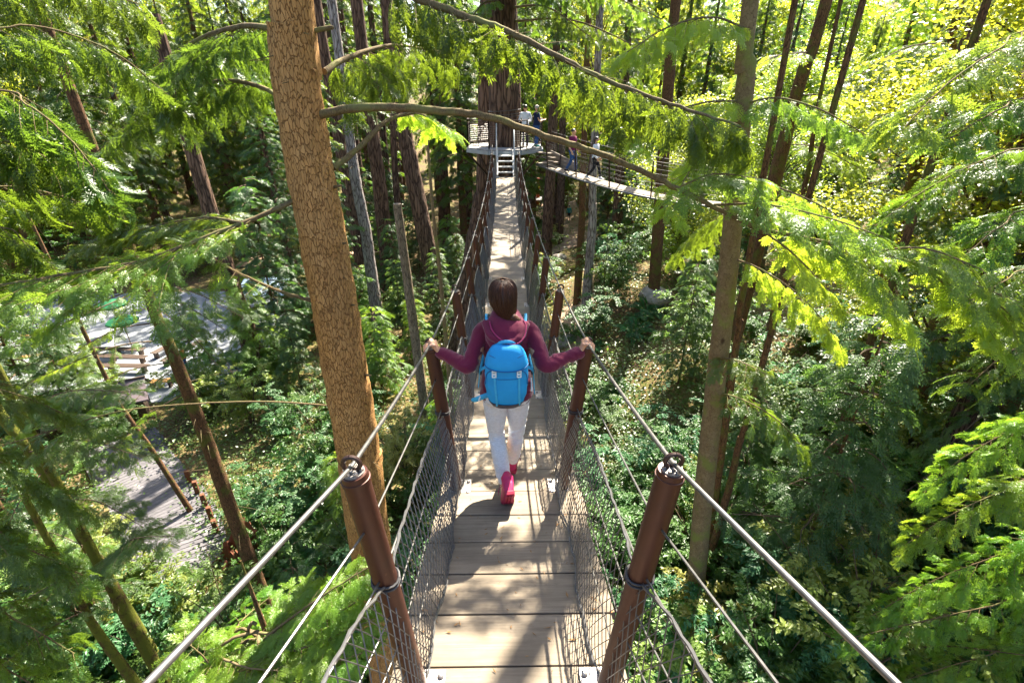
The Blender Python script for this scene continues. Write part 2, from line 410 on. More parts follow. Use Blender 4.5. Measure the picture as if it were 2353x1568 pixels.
M['pack_mesh'] = simple('dark_mesh_padding', (.035, .045, .055), (.02, .026, .03), .85, scale=120, bmp=.4, bscale=400)
M['buckle'] = simple('pale_plastic_buckle', (.68, .74, .74), (.60, .66, .66), .35, scale=30)

def fabric(name, c, rough=.9): return simple(name, c, tuple(k * .8 for k in c), rough, scale=14, bmp=.2, bscale=120, bdist=.003, spec=.2)
M['white_cloth'] = fabric('white_cotton', (.74, .76, .80)); M['navy_cloth'] = fabric('navy_cotton', (.014, .022, .06)); M['denim'] = fabric('blue_denim', (.03, .085, .24))
M['plum_cloth'] = fabric('plum_jersey', (.16, .014, .075)); M['black_cloth'] = fabric('black_leggings', (.018, .018, .022)); M['orange_cloth'] = fabric('orange_red_jersey', (.72, .06, .015))
M['pale_cloth'] = fabric('pale_blue_shirt', (.45, .58, .74)); M['blue_cloth'] = fabric('royal_blue_jacket', (.02, .07, .36)); M['khaki'] = fabric('khaki_trousers', (.25, .19, .12))
M['dark_hair'] = simple('black_hair', (.014, .010, .009), (.03, .02, .016), .4, scale=60); M['grey_hair'] = simple('silver_hair', (.42, .38, .33), (.33, .30, .26), .6, scale=60)
M['green_shoe'] = fabric('teal_shoe_cloth', (.05, .25, .24)); M['white_shoe'] = fabric('white_shoe_leather', (.75, .75, .76), .5)

def knit():
    m, nt, p = new_mat('heather_grey_knit', .92, 0, .15)
    co = coords(nt, (60, 60, 420)); n1 = noise(nt, co, 1, 3, .6)
    nt.links.new(ramp(nt, n1, [(.32, (.50, .50, .52)), (.68, (.74, .735, .75))]), p.inputs['Base Color'])
    wr = nd(nt, 'ShaderNodeTexNoise', {'Scale': 1.0, 'Detail': 3}); nt.links.new(coords(nt, (9, 9, 34)), wr.inputs['Vector'])
    bump(nt, p, mth(nt, 'ADD', wr.outputs['Fac'], mth(nt, 'MULTIPLY', n1, .2)), .35, .008)
    return m
M['knit'] = knit()
def hairm():
    m, nt, p = new_mat('glossy_dark_brown_hair', .40, 0, .22)
    at = nd(nt, 'ShaderNodeAttribute'); at.attribute_name = 'strand'
    cb = nd(nt, 'ShaderNodeCombineXYZ'); sp = nd(nt, 'ShaderNodeSeparateXYZ'); nt.links.new(at.outputs['Vector'], sp.inputs[0])
    nt.links.new(mth(nt, 'MULTIPLY', sp.outputs[0], 34), cb.inputs[0]); nt.links.new(mth(nt, 'MULTIPLY', sp.outputs[1], 1.4), cb.inputs[1])
    n = noise(nt, cb.outputs[0], 1.6, 4, .6)
    nt.links.new(ramp(nt, n, [(.3, (.014, .006, .004)), (.52, (.045, .017, .008)), (.75, (.14, .050, .018))]), p.inputs['Base Color'])
    bump(nt, p, n, .6, .006)
    return m
M['hair'] = hairm()
# ------------------------------------------------------------------ people
def bez(pts, n=8):
    """smooth polyline through points (Catmull-Rom)"""
    P = np.asarray(pts, float); P = np.vstack([2 * P[0] - P[1], P, 2 * P[-1] - P[-2]]); out = []
    for i in range(1, len(P) - 2):
        for t in np.linspace(0, 1, n, endpoint=False):
            a, b, c, d = P[i - 1], P[i], P[i + 1], P[i + 2]
            out.append(.5 * (2 * b + (c - a) * t + (2 * a - 5 * b + 4 * c - d) * t * t + (3 * b - a - 3 * c + d) * t ** 3))
    out.append(P[-2]); return np.array(out)
def limb(mb, pts, rads, n=14, sub=6, ell=1.0):
    P = bez(pts, sub); r = np.interp(np.linspace(0, 1, len(P)), np.linspace(0, 1, len(rads)), rads)
    mb.tube(P, r, n, round_=4, ell=ell)

TORSO = [(.78, -.005, .150, .105), (.84, -.012, .160, .115), (.92, -.005, .140, .100), (1.0, 0, .124, .088), (1.08, .004, .130, .090),
         (1.18, .0, .150, .098), (1.26, -.006, .158, .092), (1.31, -.01, .140, .078), (1.345, -.008, .095, .066), (1.375, 0, .060, .058)]
def torso(mb, s=1.0, grow=0.0, z0=0, z1=9, wid=1.0):
    mb.loft([(z * s, 0, cy * s, (rx * wid + grow) * s, (ry + grow) * s) for (z, cy, rx, ry) in TORSO if z0 <= z <= z1], 28, 2.3)
def head(mb, s=1.0, c=(0, .01, 1.495), yaw=0.0):
    """face looks along +Y"""
    q = Matrix.Rotation(yaw, 3, 'Z'); c = Vector(c) * s
    def at(x, y, z): return c + q @ (Vector((x, y, z)) * s)
    mb.ball(at(0, -.008, .02), (.074 * s, .092 * s, .088 * s), 18, 12, q)          # skull
    mb.ball(at(0, .022, -.035), (.058 * s, .068 * s, .075 * s), 16, 10, q)         # face and jaw
    mb.ball(at(0, .062, -.088), (.024 * s, .024 * s, .02 * s), 10, 6, q)           # chin
    mb.tube([at(0, .088, .012), at(0, .100, -.012), at(0, .109, -.03), at(0, .092, -.038)], [.008 * s, .011 * s, .014 * s, .009 * s], 8, round_=2)
    mb.tube([at(-.022, .084, -.060), at(0, .092, -.060), at(.022, .084, -.060)], [.006 * s, .009 * s, .006 * s], 8, round_=2)
    for k in (-1, 1):
        mb.ball(at(k * .033, .082, .004), (.013 * s, .008 * s, .008 * s), 8, 6, q)   # eyes
        mb.tube([at(k * .012, .089, .022), at(k * .035, .088, .026), at(k * .053, .074, .020)], .006 * s, 6, round_=2)
        mb.ball(at(k * .077, -.004, -.012), (.010 * s, .020 * s, .032 * s), 8, 6, q)  # ears
    mb.tube([(0, -.01 * s, 1.33 * s), tuple(at(0, -.02, -.06))], [.052 * s, .048 * s], 14, round_=3)
def hand(mb, w, k, side, s=1.0, thumb=1):
    """relaxed hand from wrist W towards K"""
    w, k = Vector(w), Vector(k); d = (k - w).normalized()
    f = Vector((0, 1, 0)); f = (f - d * d.dot(f)).normalized(); nrm = d.cross(f) * side
    kn = w + d * .085 * s
    mb.tube([w, w + d * .04 * s, kn], [.022 * s, .030 * s, .031 * s], 12, ell=.5, ref=nrm, round_=2)
    for i in range(4):
        o = (i - 1.5) * .018 * s; L = (.062, .074, .070, .055)[i] * s
        p0 = kn + f * -o; p1 = p0 + d * L * .45 - nrm * .006; p2 = p1 + d * L * .35 - nrm * .014; p3 = p2 + d * L * .2 - nrm * .014
        mb.tube([p0 - d * .02 * s, p0, p1, p2, p3], [.0095 * s, .0092 * s, .0088 * s, .008 * s, .007 * s], 8, round_=2)
    t0 = w + d * .03 * s + f * .02 * s
    mb.tube([t0, t0 + f * .022 * s + d * .022 * s - nrm * .008, t0 + f * .026 * s + d * .052 * s - nrm * .018], [.013 * s, .011 * s, .008 * s], 8, round_=2)

def shoe_mesh(mb, ank, toe, r=.046, h=.075):
    a, t = Vector(ank), Vector(toe); d = t - a; d.z *= .5
    f = Vector((d.x, d.y, 0)).normalized()
    mb.tube([a - f * .055 + Vector((0, 0, -.02)), a + f * .02 + Vector((0, 0, -.028)), a.lerp(t, .55) + Vector((0, 0, .005)), t], [.036, .046, .046, .030], 14, ell=.75, round_=4)
    mb.tube([a + Vector((0, 0, .015)), a - Vector((0, 0, .03))], [.045, .047], 14, round_=2)

def person(loc, rz, label, shirt, trousers, hair, shoes, skin='skin2', legs=None, arms=None, s=1.0, longsleeve=False, hairlen=0, group=None, yaw=0, vox=.011, grown=0.0, pack=None):
    root = thing('person', loc, label, 'person', group, rz)
    legs = legs or [((-.085, 0, .84), (-.08, .01, .46), (-.085, -.02, .085), (-.10, .13, .03)), ((.085, 0, .84), (.08, .01, .46), (.085, -.02, .085), (.10, .13, .03))]
    arms = arms or [((-.165, -.01, 1.285), (-.235, -.03, 1.02), (-.235, .06, .80)), ((.165, -.01, 1.285), (.235, -.03, 1.02), (.235, .06, .80))]
    S = lambda p: tuple(c * s for c in p)
    b = MB(); torso(b, s, -.004 + grown); head(b, s, yaw=yaw)
    for (h, k, a, t) in legs:
        limb(b, [S(h), S(k), S(a)], [.078 * s, .066 * s, .050 * s, .048 * s, .034 * s]); shoe_mesh(b, S(a), S(t))
    for sd, (sh, el, wr) in zip((-1, 1), arms):
        limb(b, [S(sh), S(el), S(wr)], [.046 * s, .043 * s, .036 * s, .034 * s, .026 * s])
        d = (Vector(wr) - Vector(el)).normalized()
        hand(b, S(wr), S(Vector(wr) + d * .1), sd, s)
    fuse('body', b, M[skin], root, vox, 3)
    c = MB(); torso(c, s, .012 + grown, .8, 1.36)
    for (sh, el, wr) in arms:
        if longsleeve: limb(c, [S(sh), S(el), S(wr)], [.058 * s, .054 * s, .046 * s, .043 * s, .037 * s])
        else:
            mid = Vector(sh).lerp(Vector(el), .72); limb(c, [S(sh), S(mid)], [.060 * s, .056 * s, .052 * s])
    fuse('shirt', c, M[shirt], root, vox * 1.1, 4)
    c = MB(); torso(c, s, .006 + grown, .7, .93)
    for (h, k, a, t) in legs: limb(c, [S(h), S(k), S(a)], [.090 * s, .076 * s, .060 * s, .057 * s, .046 * s])
    fuse('trousers', c, M[trousers], root, vox * 1.1, 4)
    for (h, k, a, t) in legs:
        c = MB(); shoe_mesh(c, S(a), S(t)); c.v = [v + 0 for v in c.v]
        v, q, tr = c.arrays(); cen = v.mean(0); v = cen + (v - cen) * 1.08
        d2 = MB(); d2.add(v, q, tr); fuse('shoe', d2, M[shoes], root, vox, 2)
    c = MB(); q3 = Matrix.Rotation(yaw, 3, 'Z'); hc = Vector((0, .01, 1.495)) * s
    c.ball(hc + q3 @ Vector((0, -.018, .038)) * s, (.083 * s, .094 * s, .083 * s), 18, 12, q3)
    if hairlen: c.tube([hc + q3 @ Vector((0, -.06, 0)) * s, hc + q3 @ Vector((0, -.085, -.10)) * s, hc + q3 @ Vector((0, -.09, -.1 - hairlen)) * s], [.07 * s, .05 * s, .02 * s], 12, round_=3)
    fuse('hair', c, M[hair], root, vox, 2)
    return root

def crease(o, amp, scale, seed=0, low=None):
    from mathutils import noise as nz
    me = o.data; me.calc_loop_triangles()
    for v in me.vertices:
        c = v.co; q = Vector((c.x * scale[0], c.y * scale[1], c.z * scale[2])) + Vector((seed, seed * 2, 0))
        f = nz.ridged_multi_fractal(q, 1.0, 2.0, 3, 1.0, 2.0) if False else nz.noise(q + Vector((nz.noise(q * .7), nz.noise(q * .7 + Vector((9, 0, 0))), 0)) * .8)
        f = (1 - abs(f) * 2.6); v.co = c + v.normal * amp * max(-.4, f) * (1 if low is None else low(c))
    me.update()
# --- the woman walking away along the bridge
def deck_z(y):
    xs = [-3, 0, 1.5, 2.7, 4.3, 7, 10, 13, 16, 20.6]; hs = [1.30, 1.95, 2.27, 2.58, 2.83, 3.12, 3.33, 3.42, 3.40, 3.16]
    y = float(y); xs_, hs_ = xs, hs
    i = max(0, min(len(xs) - 2, next((k for k in range(len(xs) - 1) if y < xs[k + 1]), len(xs) - 2)))
    def sl(k):
        if k == 0: return (hs[1] - hs[0]) / (xs[1] - xs[0])
        if k == len(xs) - 1: return (hs[-1] - hs[-2]) / (xs[-1] - xs[-2])
        return (hs[k + 1] - hs[k - 1]) / (xs[k + 1] - xs[k - 1])
    L = xs[i + 1] - xs[i]; t = (y - xs[i]) / L
    h = (2 * t ** 3 - 3 * t * t + 1) * hs[i] + (t ** 3 - 2 * t * t + t) * L * sl(i) + (-2 * t ** 3 + 3 * t * t) * hs[i + 1] + (t ** 3 - t * t) * L * sl(i + 1)
    return CZ - h

GX, GY = -.018, 2.84
def build_walker():
    D0 = (GX, GY, deck_z(GY))
    root = thing('person', D0, 'woman in a maroon hoodie and pale leggings walking away along the bridge', 'person')
    legs = [((-.078, -.01, .82), (-.072, .035, .45), (-.018, -.120, .150)), ((.078, 0, .82), (.070, .075, .45), (.040, .150, .115))]
    arms = [((-.148, -.02, 1.258), (-.234, -.13, 1.085), (-.405, -.055, 1.125)), ((.148, -.02, 1.258), (.242, -.13, 1.085), (.455, -.055, 1.125))]
    b = MB(); torso(b, 1, -.004); head(b, 1, (-.018, .015, 1.475))
    for (h, k, a) in legs: limb(b, [h, k, a], [.076, .066, .048, .048, .033])
    b.tube([(-.018, -.12, .15), (-.008, -.17, .09), (-.0, -.185, .035)], [.034, .036, .026], 12, round_=3)
    b.tube([(.040, .15, .115), (.048, .22, .06), (.055, .31, .05)], [.034, .038, .026], 12, round_=3)
    for sd, (sh, el, wr) in zip((-1, 1), arms):
        limb(b, [sh, el, wr], [.044, .042, .034, .032, .024])
        cx = sd * .4875 - GX                                            # hand cable runs along y here
        W = Vector(wr); K = Vector((cx - sd * .016, -.05, 1.198)); d = (K - W).normalized()
        b.tube([W - d * .02, W.lerp(K, .35), W.lerp(K, .75), K], [.023, .030, .035, .033], 14, ell=.52, ref=tuple(d.cross(Vector((0, 1, 0)))), round_=2)
        for i, o in enumerate((.033, .011, -.011, -.032)):
            L = (.95, 1.08, 1.0, .82)[i]; sp = o * .35
            p = [K + Vector((-sd * .015, o * .9, -.004)), K + Vector((sd * .004, o, 0)), K + Vector((sd * .036 * L, o + sp, -.010)), K + Vector((sd * .054 * L, o + sp * 1.2, -.032 * L)), K + Vector((sd * .052 * L, o + sp * 1.2, -.055 * L))]
            b.tube(p, [.0095, .0096, .0090, .0082, .0068], 9, round_=3)
        t0 = W.lerp(K, .30) + Vector((0, .024, 0))
        b.tube([t0, t0 + Vector((sd * .020, .028, -.004)), t0 + Vector((sd * .052, .044, .004)), t0 + Vector((sd * .074, .046, .010))], [.013, .0115, .0100, .0080], 9, round_=3)
    fuse('body', b, M['skin'], root, .0048, 3)
    # leggings
    c = MB(); torso(c, 1, .006, .7, .93)
    c.ball((-.07, -.055, .82), (.085, .075, .09), 16, 10); c.ball((.07, -.05, .82), (.085, .075, .09), 16, 10)
    for (h, k, a) in legs:
        kk, aa, hh = Vector(k), Vector(a), Vector(h)
        calf = kk.lerp(aa, .33) + Vector((0, -.018, 0))
        limb(c, [hh, hh.lerp(kk, .5), kk, calf, aa.lerp(kk, .12), aa], [.088, .078, .071, .056, .053, .056, .052, .040, .036], 18)
        dd = (aa - kk).normalized()
        c.tube([aa - dd * .012, aa + dd * .004], [.0405, .0405], 16, round_=1)
    o = fuse('leggings', c, M['knit'], root, .0055, 4); crease(o, .0035, (9, 9, 24), 3, lambda c: 1.6 if abs(c.z - .45) < .06 or c.z < .2 else .6)
    # fleece hoodie
    c = MB(); torso(c, 1, .011, .9, 1.36)
    c.loft([(.800, 0, -.012, .170, .122), (.83, 0, -.012, .174, .126), (.90, 0, -.006, .164, .120), (1.0, 0, 0, .147, .108)], 28, 2.3)
    for (sh, el, wr) in arms:
        shv, elv, wrv = Vector(sh), Vector(el), Vector(wr)
        limb(c, [shv + Vector((-.04 * (1 if sh[0] > 0 else -1), 0, .018)), shv, shv.lerp(elv, .5), elv + Vector((0, -.006, -.004)), elv.lerp(wrv, .5), wrv], [.048, .053, .052, .049, .048, .046, .042, .038, .035], 16)
        d = (wrv - elv).normalized()
        c.tube([wrv - d * .035, wrv + d * .004], [.0395, .0385], 16, round_=1)
        for kx in (.30, .52, .74, .90):                              # soft folds across the sleeve
            p = elv.lerp(wrv, kx); c.tube([p - d * .006, p + d * .006], [.047 - .011 * kx, .047 - .011 * kx], 14, round_=2)
    for kz, a0 in ((.86, .2), (.93, 1.1), (1.02, 2.3)):
        c.tube([(-.13, -.105, kz + .01 * math.sin(a0)), (-.10, -.12, kz - .01)], [.012, .006], 8, round_=2)
        c.tube([(.145, -.08, kz), (.10, -.115, kz + .02)], [.013, .006], 8, round_=2)
    hood = fuse('hoodie', c, M['fleece'], root, .0065, 4); crease(hood, .006, (11, 11, 15), 5)
    # the hood lying on her back is part of the hoodie
    c = MB()
    c.loft([(1.185, -.035, -.150, .018, .020), (1.205, -.030, -.150, .055, .038), (1.24, -.016, -.135, .095, .055), (1.28, -.004, -.115, .122, .070),
            (1.32, 0, -.085, .126, .082), (1.355, 0, -.055, .108, .082), (1.385, 0, -.030, .088, .070), (1.40, 0, -.02, .074, .06)], 26, 2.2)
    c.tube(bez([(-.125, -.07, 1.335), (-.09, -.155, 1.30), (-.01, -.190, 1.265), (.07, -.165, 1.28), (.122, -.08, 1.335)], 8), [.022] * 33, 10, round_=2)
    hd = fuse('hood', c, M['fleece'], root, .0065, 4); crease(hd, .006, (8, 8, 14), 8)
    hd.parent = hood; hd.location = (0, 0, 0)
    c = MB(); c.tube(bez([(-.098, -.100, 1.362), (-.084, -.150, 1.332), (-.050, -.185, 1.302), (.0, -.213, 1.276), (.06, -.208, 1.268), (.105, -.165, 1.290), (.118, -.115, 1.335), (.104, -.085, 1.362)], 8), .0042, 8, round_=2)
    h2 = c.build('hood_piping', M['fleece_trim'], None, True); h2.parent = hood
    c = MB(); c.loft([(.770, 0, -.012, .158, .116), (.80, 0, -.012, .163, .119), (.83, 0, -.010, .160, .118)], 28, 2.3)
    c.build('shirt_hem', M['tee'], root, True, local=True)
    # hair: smooth cap falling to the nape, gathered over her right shoulder
    n, rows = 48, []
    prof = [(1.590, .006, .016, .018), (1.583, .004, .045, .050), (1.565, .0, .068, .078), (1.535, -.004, .081, .096), (1.495, -.008, .084, .104), (1.45, -.016, .080, .101), (1.41, -.026, .066, .090), (1.37, -.038, .049, .070), (1.33, -.050, .036, .046), (1.29, -.055, .028, .026)]
    zs = np.linspace(0, 1, 30); pz = np.linspace(0, 1, len(prof)); A = np.array(prof)
    cols = [np.interp(zs, pz, A[:, i]) for i in range(4)]
    a = np.arange(n) * 2 * math.pi / n
    verts, st = [], []
    for i in range(30):
        t = i / 29; g = 1 + .012 * np.sin(a * 17 + 3 * t) + .008 * np.sin(a * 31 + t * 5)
        drift = -.018 + .052 * sst(t, .5, 1)
        verts.append(np.stack([drift + cols[2][i] * np.cos(a) * g, cols[1][i] + cols[3][i] * np.sin(a) * g, np.full(n, cols[0][i])], -1))
        st.append(np.stack([np.sin(a + t * .5) + .6 * a / 6.3 * (1 - 0), np.full(n, t), np.zeros(n)], -1))
    c = MB(); ii, jj = np.meshgrid(np.arange(29), np.arange(n), indexing='ij'); kk = (jj + 1) % n
    q = np.stack([(ii + 1) * n + jj, (ii + 1) * n + kk, ii * n + kk, ii * n + jj], -1).reshape(-1, 4)
    v = np.array(verts).reshape(-1, 3); face_open = None
    c.add(v, q)
    me_v = v; stv = np.array(st).reshape(-1, 3)
    hair = c.build('hair', M['hair'], root, True, local=True)
    at = hair.data.attributes.new('strand', 'FLOAT_VECTOR', 'POINT'); at.data.foreach_set('vector', stv.astype(np.float32).ravel())
    hr = np.random.default_rng(2); c = MB()
    for _ in range(150):
        a0 = hr.uniform(math.pi * .95, math.pi * 2.05); t0 = hr.uniform(.06, .5); tt_ = np.linspace(t0, min(1, t0 + hr.uniform(.35, .6)), 9); k = 1.006 + hr.uniform(0, .022)
        aa_ = a0 + .12 * (tt_ - t0) * hr.uniform(-1, 1) + .10 * np.sin(tt_ * 5 + a0)
        P_ = np.stack([-.018 + .052 * sst(tt_, .5, 1) + np.interp(tt_, pz, A[:, 2]) * np.cos(aa_) * k, np.interp(tt_, pz, A[:, 1]) + np.interp(tt_, pz, A[:, 3]) * np.sin(aa_) * k, np.interp(tt_, pz, A[:, 0])], -1)
        c.tube(P_, np.array([.0012] + [.0024] * 7 + [.001]), 4)
    lk = c.build('hair_lock', M['hair'], root, True, local=True); lk.parent = hair; lk.location = (0, 0, 0)
    co_ = np.zeros(len(lk.data.vertices) * 3, np.float32); lk.data.vertices.foreach_get('co', co_); co_ = co_.reshape(-1, 3); st_ = np.stack([co_[:, 0] * 9 + np.repeat(hr.uniform(0, 3, 150), len(co_) // 150), co_[:, 2], co_[:, 2] * 0], -1)
    at = lk.data.attributes.new('strand', 'FLOAT_VECTOR', 'POINT'); at.data.foreach_set('vector', st_.astype(np.float32).ravel())
    c = MB(); P = bez([(.030, -.085, 1.385), (.066, -.080, 1.355), (.092, -.035, 1.325), (.092, .05, 1.27), (.085, .09, 1.18), (.08, .10, 1.10)], 14)
    tt = np.linspace(0, 1, len(P)); off = np.stack([.010 * np.sin(tt * 40), .006 * np.cos(tt * 40), 0 * tt], -1)
    for ph in (0, 2.1, 4.2):
        o = np.stack([.013 * np.sin(tt * 34 + ph), .010 * np.cos(tt * 34 + ph), 0 * tt], -1)
        c.tube(P + o, .021 * (1 - tt * .62), 10, round_=3)
    br = c.build('braid', M['hair'], None, True); br.parent = hair
    stv = np.zeros((len(br.data.vertices), 3), np.float32); co = np.zeros(len(br.data.vertices) * 3, np.float32); br.data.vertices.foreach_get('co', co); co = co.reshape(-1, 3)
    stv[:, 0] = co[:, 0] * 14 + co[:, 1] * 9; stv[:, 1] = co[:, 2] * 2
    at = br.data.attributes.new('strand', 'FLOAT_VECTOR', 'POINT'); at.data.foreach_set('vector', stv.ravel())
    # shoes: the left heel is lifted so that the sole faces the viewer
    def shoe(m4, lace_side):
        c = MB()                                                     # local: toe +Y, sole z=0
        c.loft([(-.122, 0, .052, .024, .034), (-.112, 0, .054, .034, .046), (-.06, 0, .056, .039, .052), (0, 0, .046, .041, .042), (.06, 0, .036, .046, .034), (.105, 0, .030, .042, .028), (.125, 0, .026, .030, .020), (.132, 0, .024, .016, .012)], 20, 2.5, axis='y')
        c.tube([(0, -.075, .07), (0, -.080, .125)], [.040, .042], 16, round_=1)
        v, q, t = c.arrays(); v = np.array([m4 @ Vector(p) for p in v]); c2 = MB(); c2.add(v, q, t)
        up = fuse('shoe', c2, M['shoe'], root, .005, 2)
        c = MB()
        outl = [(-.126, .026), (-.11, .036), (-.07, .039), (-.02, .036), (.03, .041), (.075, .047), (.11, .042), (.132, .026), (.140, .010)]
        prof_o = [(x, y) for y, x in outl] + [(-x, y) for y, x in outl[::-1]]
        N = len(prof_o); v = []
        for z, g in ((-.006, .95), (-.002, 1.0), (.016, 1.03), (.024, 1.0)): v += [(x * g, y * (1 + (g - 1) * .5), z) for x, y in prof_o]
        q = [(k * N + i, k * N + (i + 1) % N, (k + 1) * N + (i + 1) % N, (k + 1) * N + i) for k in range(3) for i in range(N)]
        c.add(v, q)
        for i in range(len(outl) - 1):                               # bottom face strip
            c.add([(outl[i][1] * .95, outl[i][0], -.006), (outl[i + 1][1] * .95, outl[i + 1][0], -.006), (-outl[i + 1][1] * .95, outl[i + 1][0], -.006), (-outl[i][1] * .95, outl[i][0], -.006)], [(0, 1, 2, 3)])
        for yy in np.arange(-.110, .128, .0215):                     # lugs
            wv = np.interp(yy, [o[0] for o in outl], [o[1] for o in outl]) * .9
            for kx in (-.62, 0, .62):
                if abs(yy + .0) < .012 and kx == 0: continue
                c.box((kx * wv, yy + (.004 if kx == 0 else 0), -.0095), (wv * .50, .0145, .009), Matrix.Rotation(.5 * (1 if kx >= 0 else -1), 3, 'Z'), taper=1.2)
        v, q, t = c.arrays(); v = np.array([m4 @ Vector(p) for p in v]); c2 = MB(); c2.add(v, q, t)
        so = c2.build('sole', M['sole'], root, False, local=True); so.parent = up; so.location = (0, 0, 0)
        c = MB()
        for k in (-1, 1):
            c.tube([m4 @ Vector(p) for p in bez([(k * .006, .0, .092), (lace_side * .030 + k * .012, -.012, .098), (lace_side * .058, -.006 + k * .02, .070), (lace_side * .060, .012 + k * .03, .040)], 6)], .0022, 6)
        la = c.build('lace', M['fleece_trim'], root, True, local=True); la.parent = up
    mL = Matrix.Translation((0, -.200, .020)) @ Matrix.Rotation(R(7), 4, 'Z') @ Matrix.Rotation(R(-58), 4, 'X') @ Matrix.Translation((0, -.122, .0))
    shoe(mL, -1)
    mR = Matrix.Translation((.043, .225, .012)) @ Matrix.Rotation(R(-5), 4, 'Z') @ Matrix.Rotation(R(-6), 4, 'X')
    shoe(mR, 1)

    # --- backpack
    pk = thing('backpack', (GX, GY - .17, deck_z(GY) + .79), 'bright blue hiking backpack worn by the walking woman', 'backpack')
    off = np.array((0, -.17, .79))
    def pb(name, mb, mat, smooth=True, parent=None):
        v, q, t = mb.arrays(); m2 = MB(); m2.add(v - off, q, t); o = m2.build(name, mat, None, smooth); o.parent = parent or pk; return o
    SECT = [(.792, .060, .042), (.806, .090, .062), (.835, .113, .078), (.89, .130, .090), (.97, .139, .094), (1.05, .140, .092), (1.12, .134, .086), (1.18, .122, .078), (1.225, .105, .064), (1.25, .088, .048)]
    SECT = [(1.25 - (1.25 - q[0]) * .87, q[1] * .93, q[2] * .80) for q in SECT]
    def ry_at(z): return float(np.interp(z, [q[0] for q in SECT], [q[2] for q in SECT]))
    def rx_at(z): return float(np.interp(z, [q[0] for q in SECT], [q[1] for q in SECT]))
    zz = np.linspace(SECT[0][0], 1.25, 40); c = MB()
    v0 = []
    na = 72; aa = np.arange(na) * 2 * math.pi / na
    ca, sa = np.cos(aa), np.sin(aa); sx = np.sign(ca) * np.abs(ca) ** .72; sy = np.sign(sa) * np.abs(sa) ** .72
    for z in zz:
        wr = 1 + .016 * np.sin(aa * 5 + z * 40) * np.sin(z * 23 + aa * 2) + .014 * np.sin(z * 70 + aa * 4 + 2 * np.sin(aa * 3)) * np.clip((1.12 - z) * 8, 0.2, 1)
        v0.append(np.stack([rx_at(z) * sx * wr, -.215 + ry_at(z) * sy * wr, np.full(na, z)], -1))
    c.loft([(z, 0, -.215, rx_at(z), ry_at(z)) for z in zz], na, 2.78)
    vv = c.v[0]; vv[:na * 40] = np.array(v0).reshape(-1, 3)
    pb('pack_body', c, M['pack'])
    c = MB(); c.loft([(z + .058, 0, y, a_ * .945, b_ * .81) for z, n0, y, a_, b_ in [(.786, 0, -.213, .052, .036), (.790, 0, -.213, .075, .054), (.806, 0, -.215, .097, .067), (.828, 0, -.215, .112, .080), (.848, 0, -.216, .1195, .0835)]], 60, 2.7)
    v, q, t = c.arrays()
    sel = v[:, 2] > .898; v[sel, 2] += .018 * np.cos(v[sel, 0] / .119 * 1.5) * -1
    m2 = MB(); m2.add(v, q, t); pb('base_panel', m2, M['pack_dark'])
    c = MB(); lid = [(z, a_ * .94, b_ * .83) for z, a_, b_ in [(1.146, .129, .1), (1.152, .1365, .1015), (1.17, .133, .097), (1.20, .123, .086), (1.23, .108, .070), (1.252, .092, .054), (1.264, .070, .038), (1.268, .045, .022)]]
    c.loft([(z, 0, -.215, a_, b_) for z, a_, b_ in lid], 60, 2.7)
    v, q, t = c.arrays(); low = v[:, 2] < 1.155; v[low, 2] += -.018 * (v[low, 1] < -.22) * (1 - (v[low, 0] / .14) ** 2)
    m2 = MB(); m2.add(v, q, t); ld = pb('lid', m2, M['pack'])
    c = MB(); aL = np.linspace(math.pi * 1.02, math.pi * 1.98, 30); c.tube([(.128 * np.sign(math.cos(q)) * abs(math.cos(q)) ** .74, -.215 - .088 * abs(math.sin(q)) ** .74, 1.150 - .018 * (1 - min(1, abs(math.cos(q)) ** 1.48))) for q in aL], .0035, 6, round_=1); pb('lid_crease', c, M['pack_seam'], parent=ld)  # dark line paints the shaded crease along the lid edge
    c = MB(); c.tube(bez([(-.10, -.262, 1.222), (-.04, -.279, 1.205), (.04, -.279, 1.205), (.10, -.262, 1.222)], 6), .0022, 6, round_=1); pb('lid_zip', c, M['pack_seam'], parent=ld)
    c = MB(); c.tube(bez([(-.05, -.20, 1.262), (-.02, -.215, 1.283), (.02, -.215, 1.283), (.05, -.20, 1.262)], 6), .006, 8, ell=1.8, round_=2); pb('haul_loop', c, M['pack_strap'], parent=ld)
    def back(x, z, lift=.004):
        k = rx_at(z); u = min(.999, abs(x) / k); return Vector((x, -.215 - ry_at(z) * (1 - u ** 2.78) ** (1 / 2.78) - lift, z))
    c = MB()                                                          # pocket outline
    path = [back(x, z, .002) for x, z in [(-.125, 1.02), (-.118, 1.09), (-.09, 1.125), (-.03, 1.132), (.03, 1.132), (.09, 1.125), (.118, 1.09), (.125, 1.02)]]
    c.tube(bez(path, 6), .0032, 6, round_=1); c.tube(bez([back(x, 1.075, .002) for x in (-.075, -.03, .02, .072)], 5), .0022, 6, round_=1)
    pb('pocket_seam', c, M['pack_seam'])
    for x0, x1 in ((-.072, -.058), (.074, .078)):
        c = MB(); P = [back(x0 + (x1 - x0) * t, 1.115 - t * .235, .005) for t in np.linspace(0, 1, 16)]
        c.tube(P, .0065, 8, ell=.25, ref=(0, 1, 0), round_=1); stp = pb('compression_strap', c, M['pack_strap'])
        c = MB(); pc = back(x0, 1.112, .010)
        for dx in (-.0105, .0105): c.box(pc + Vector((dx, 0, 0)), (.006, .007, .046), bev=.002)
        for dz in (-.020, -.004, .020): c.box(pc + Vector((0, 0, dz)), (.024, .008, .008), bev=.002)
        c.box(pc + Vector((0, .002, .008)), (.006, .006, .03), Matrix.Rotation(.5, 3, 'Y')); c.box(pc + Vector((0, .002, .008)), (.006, .006, .03), Matrix.Rotation(-.5, 3, 'Y'))
        pb('buckle', c, M['buckle'], False, stp)
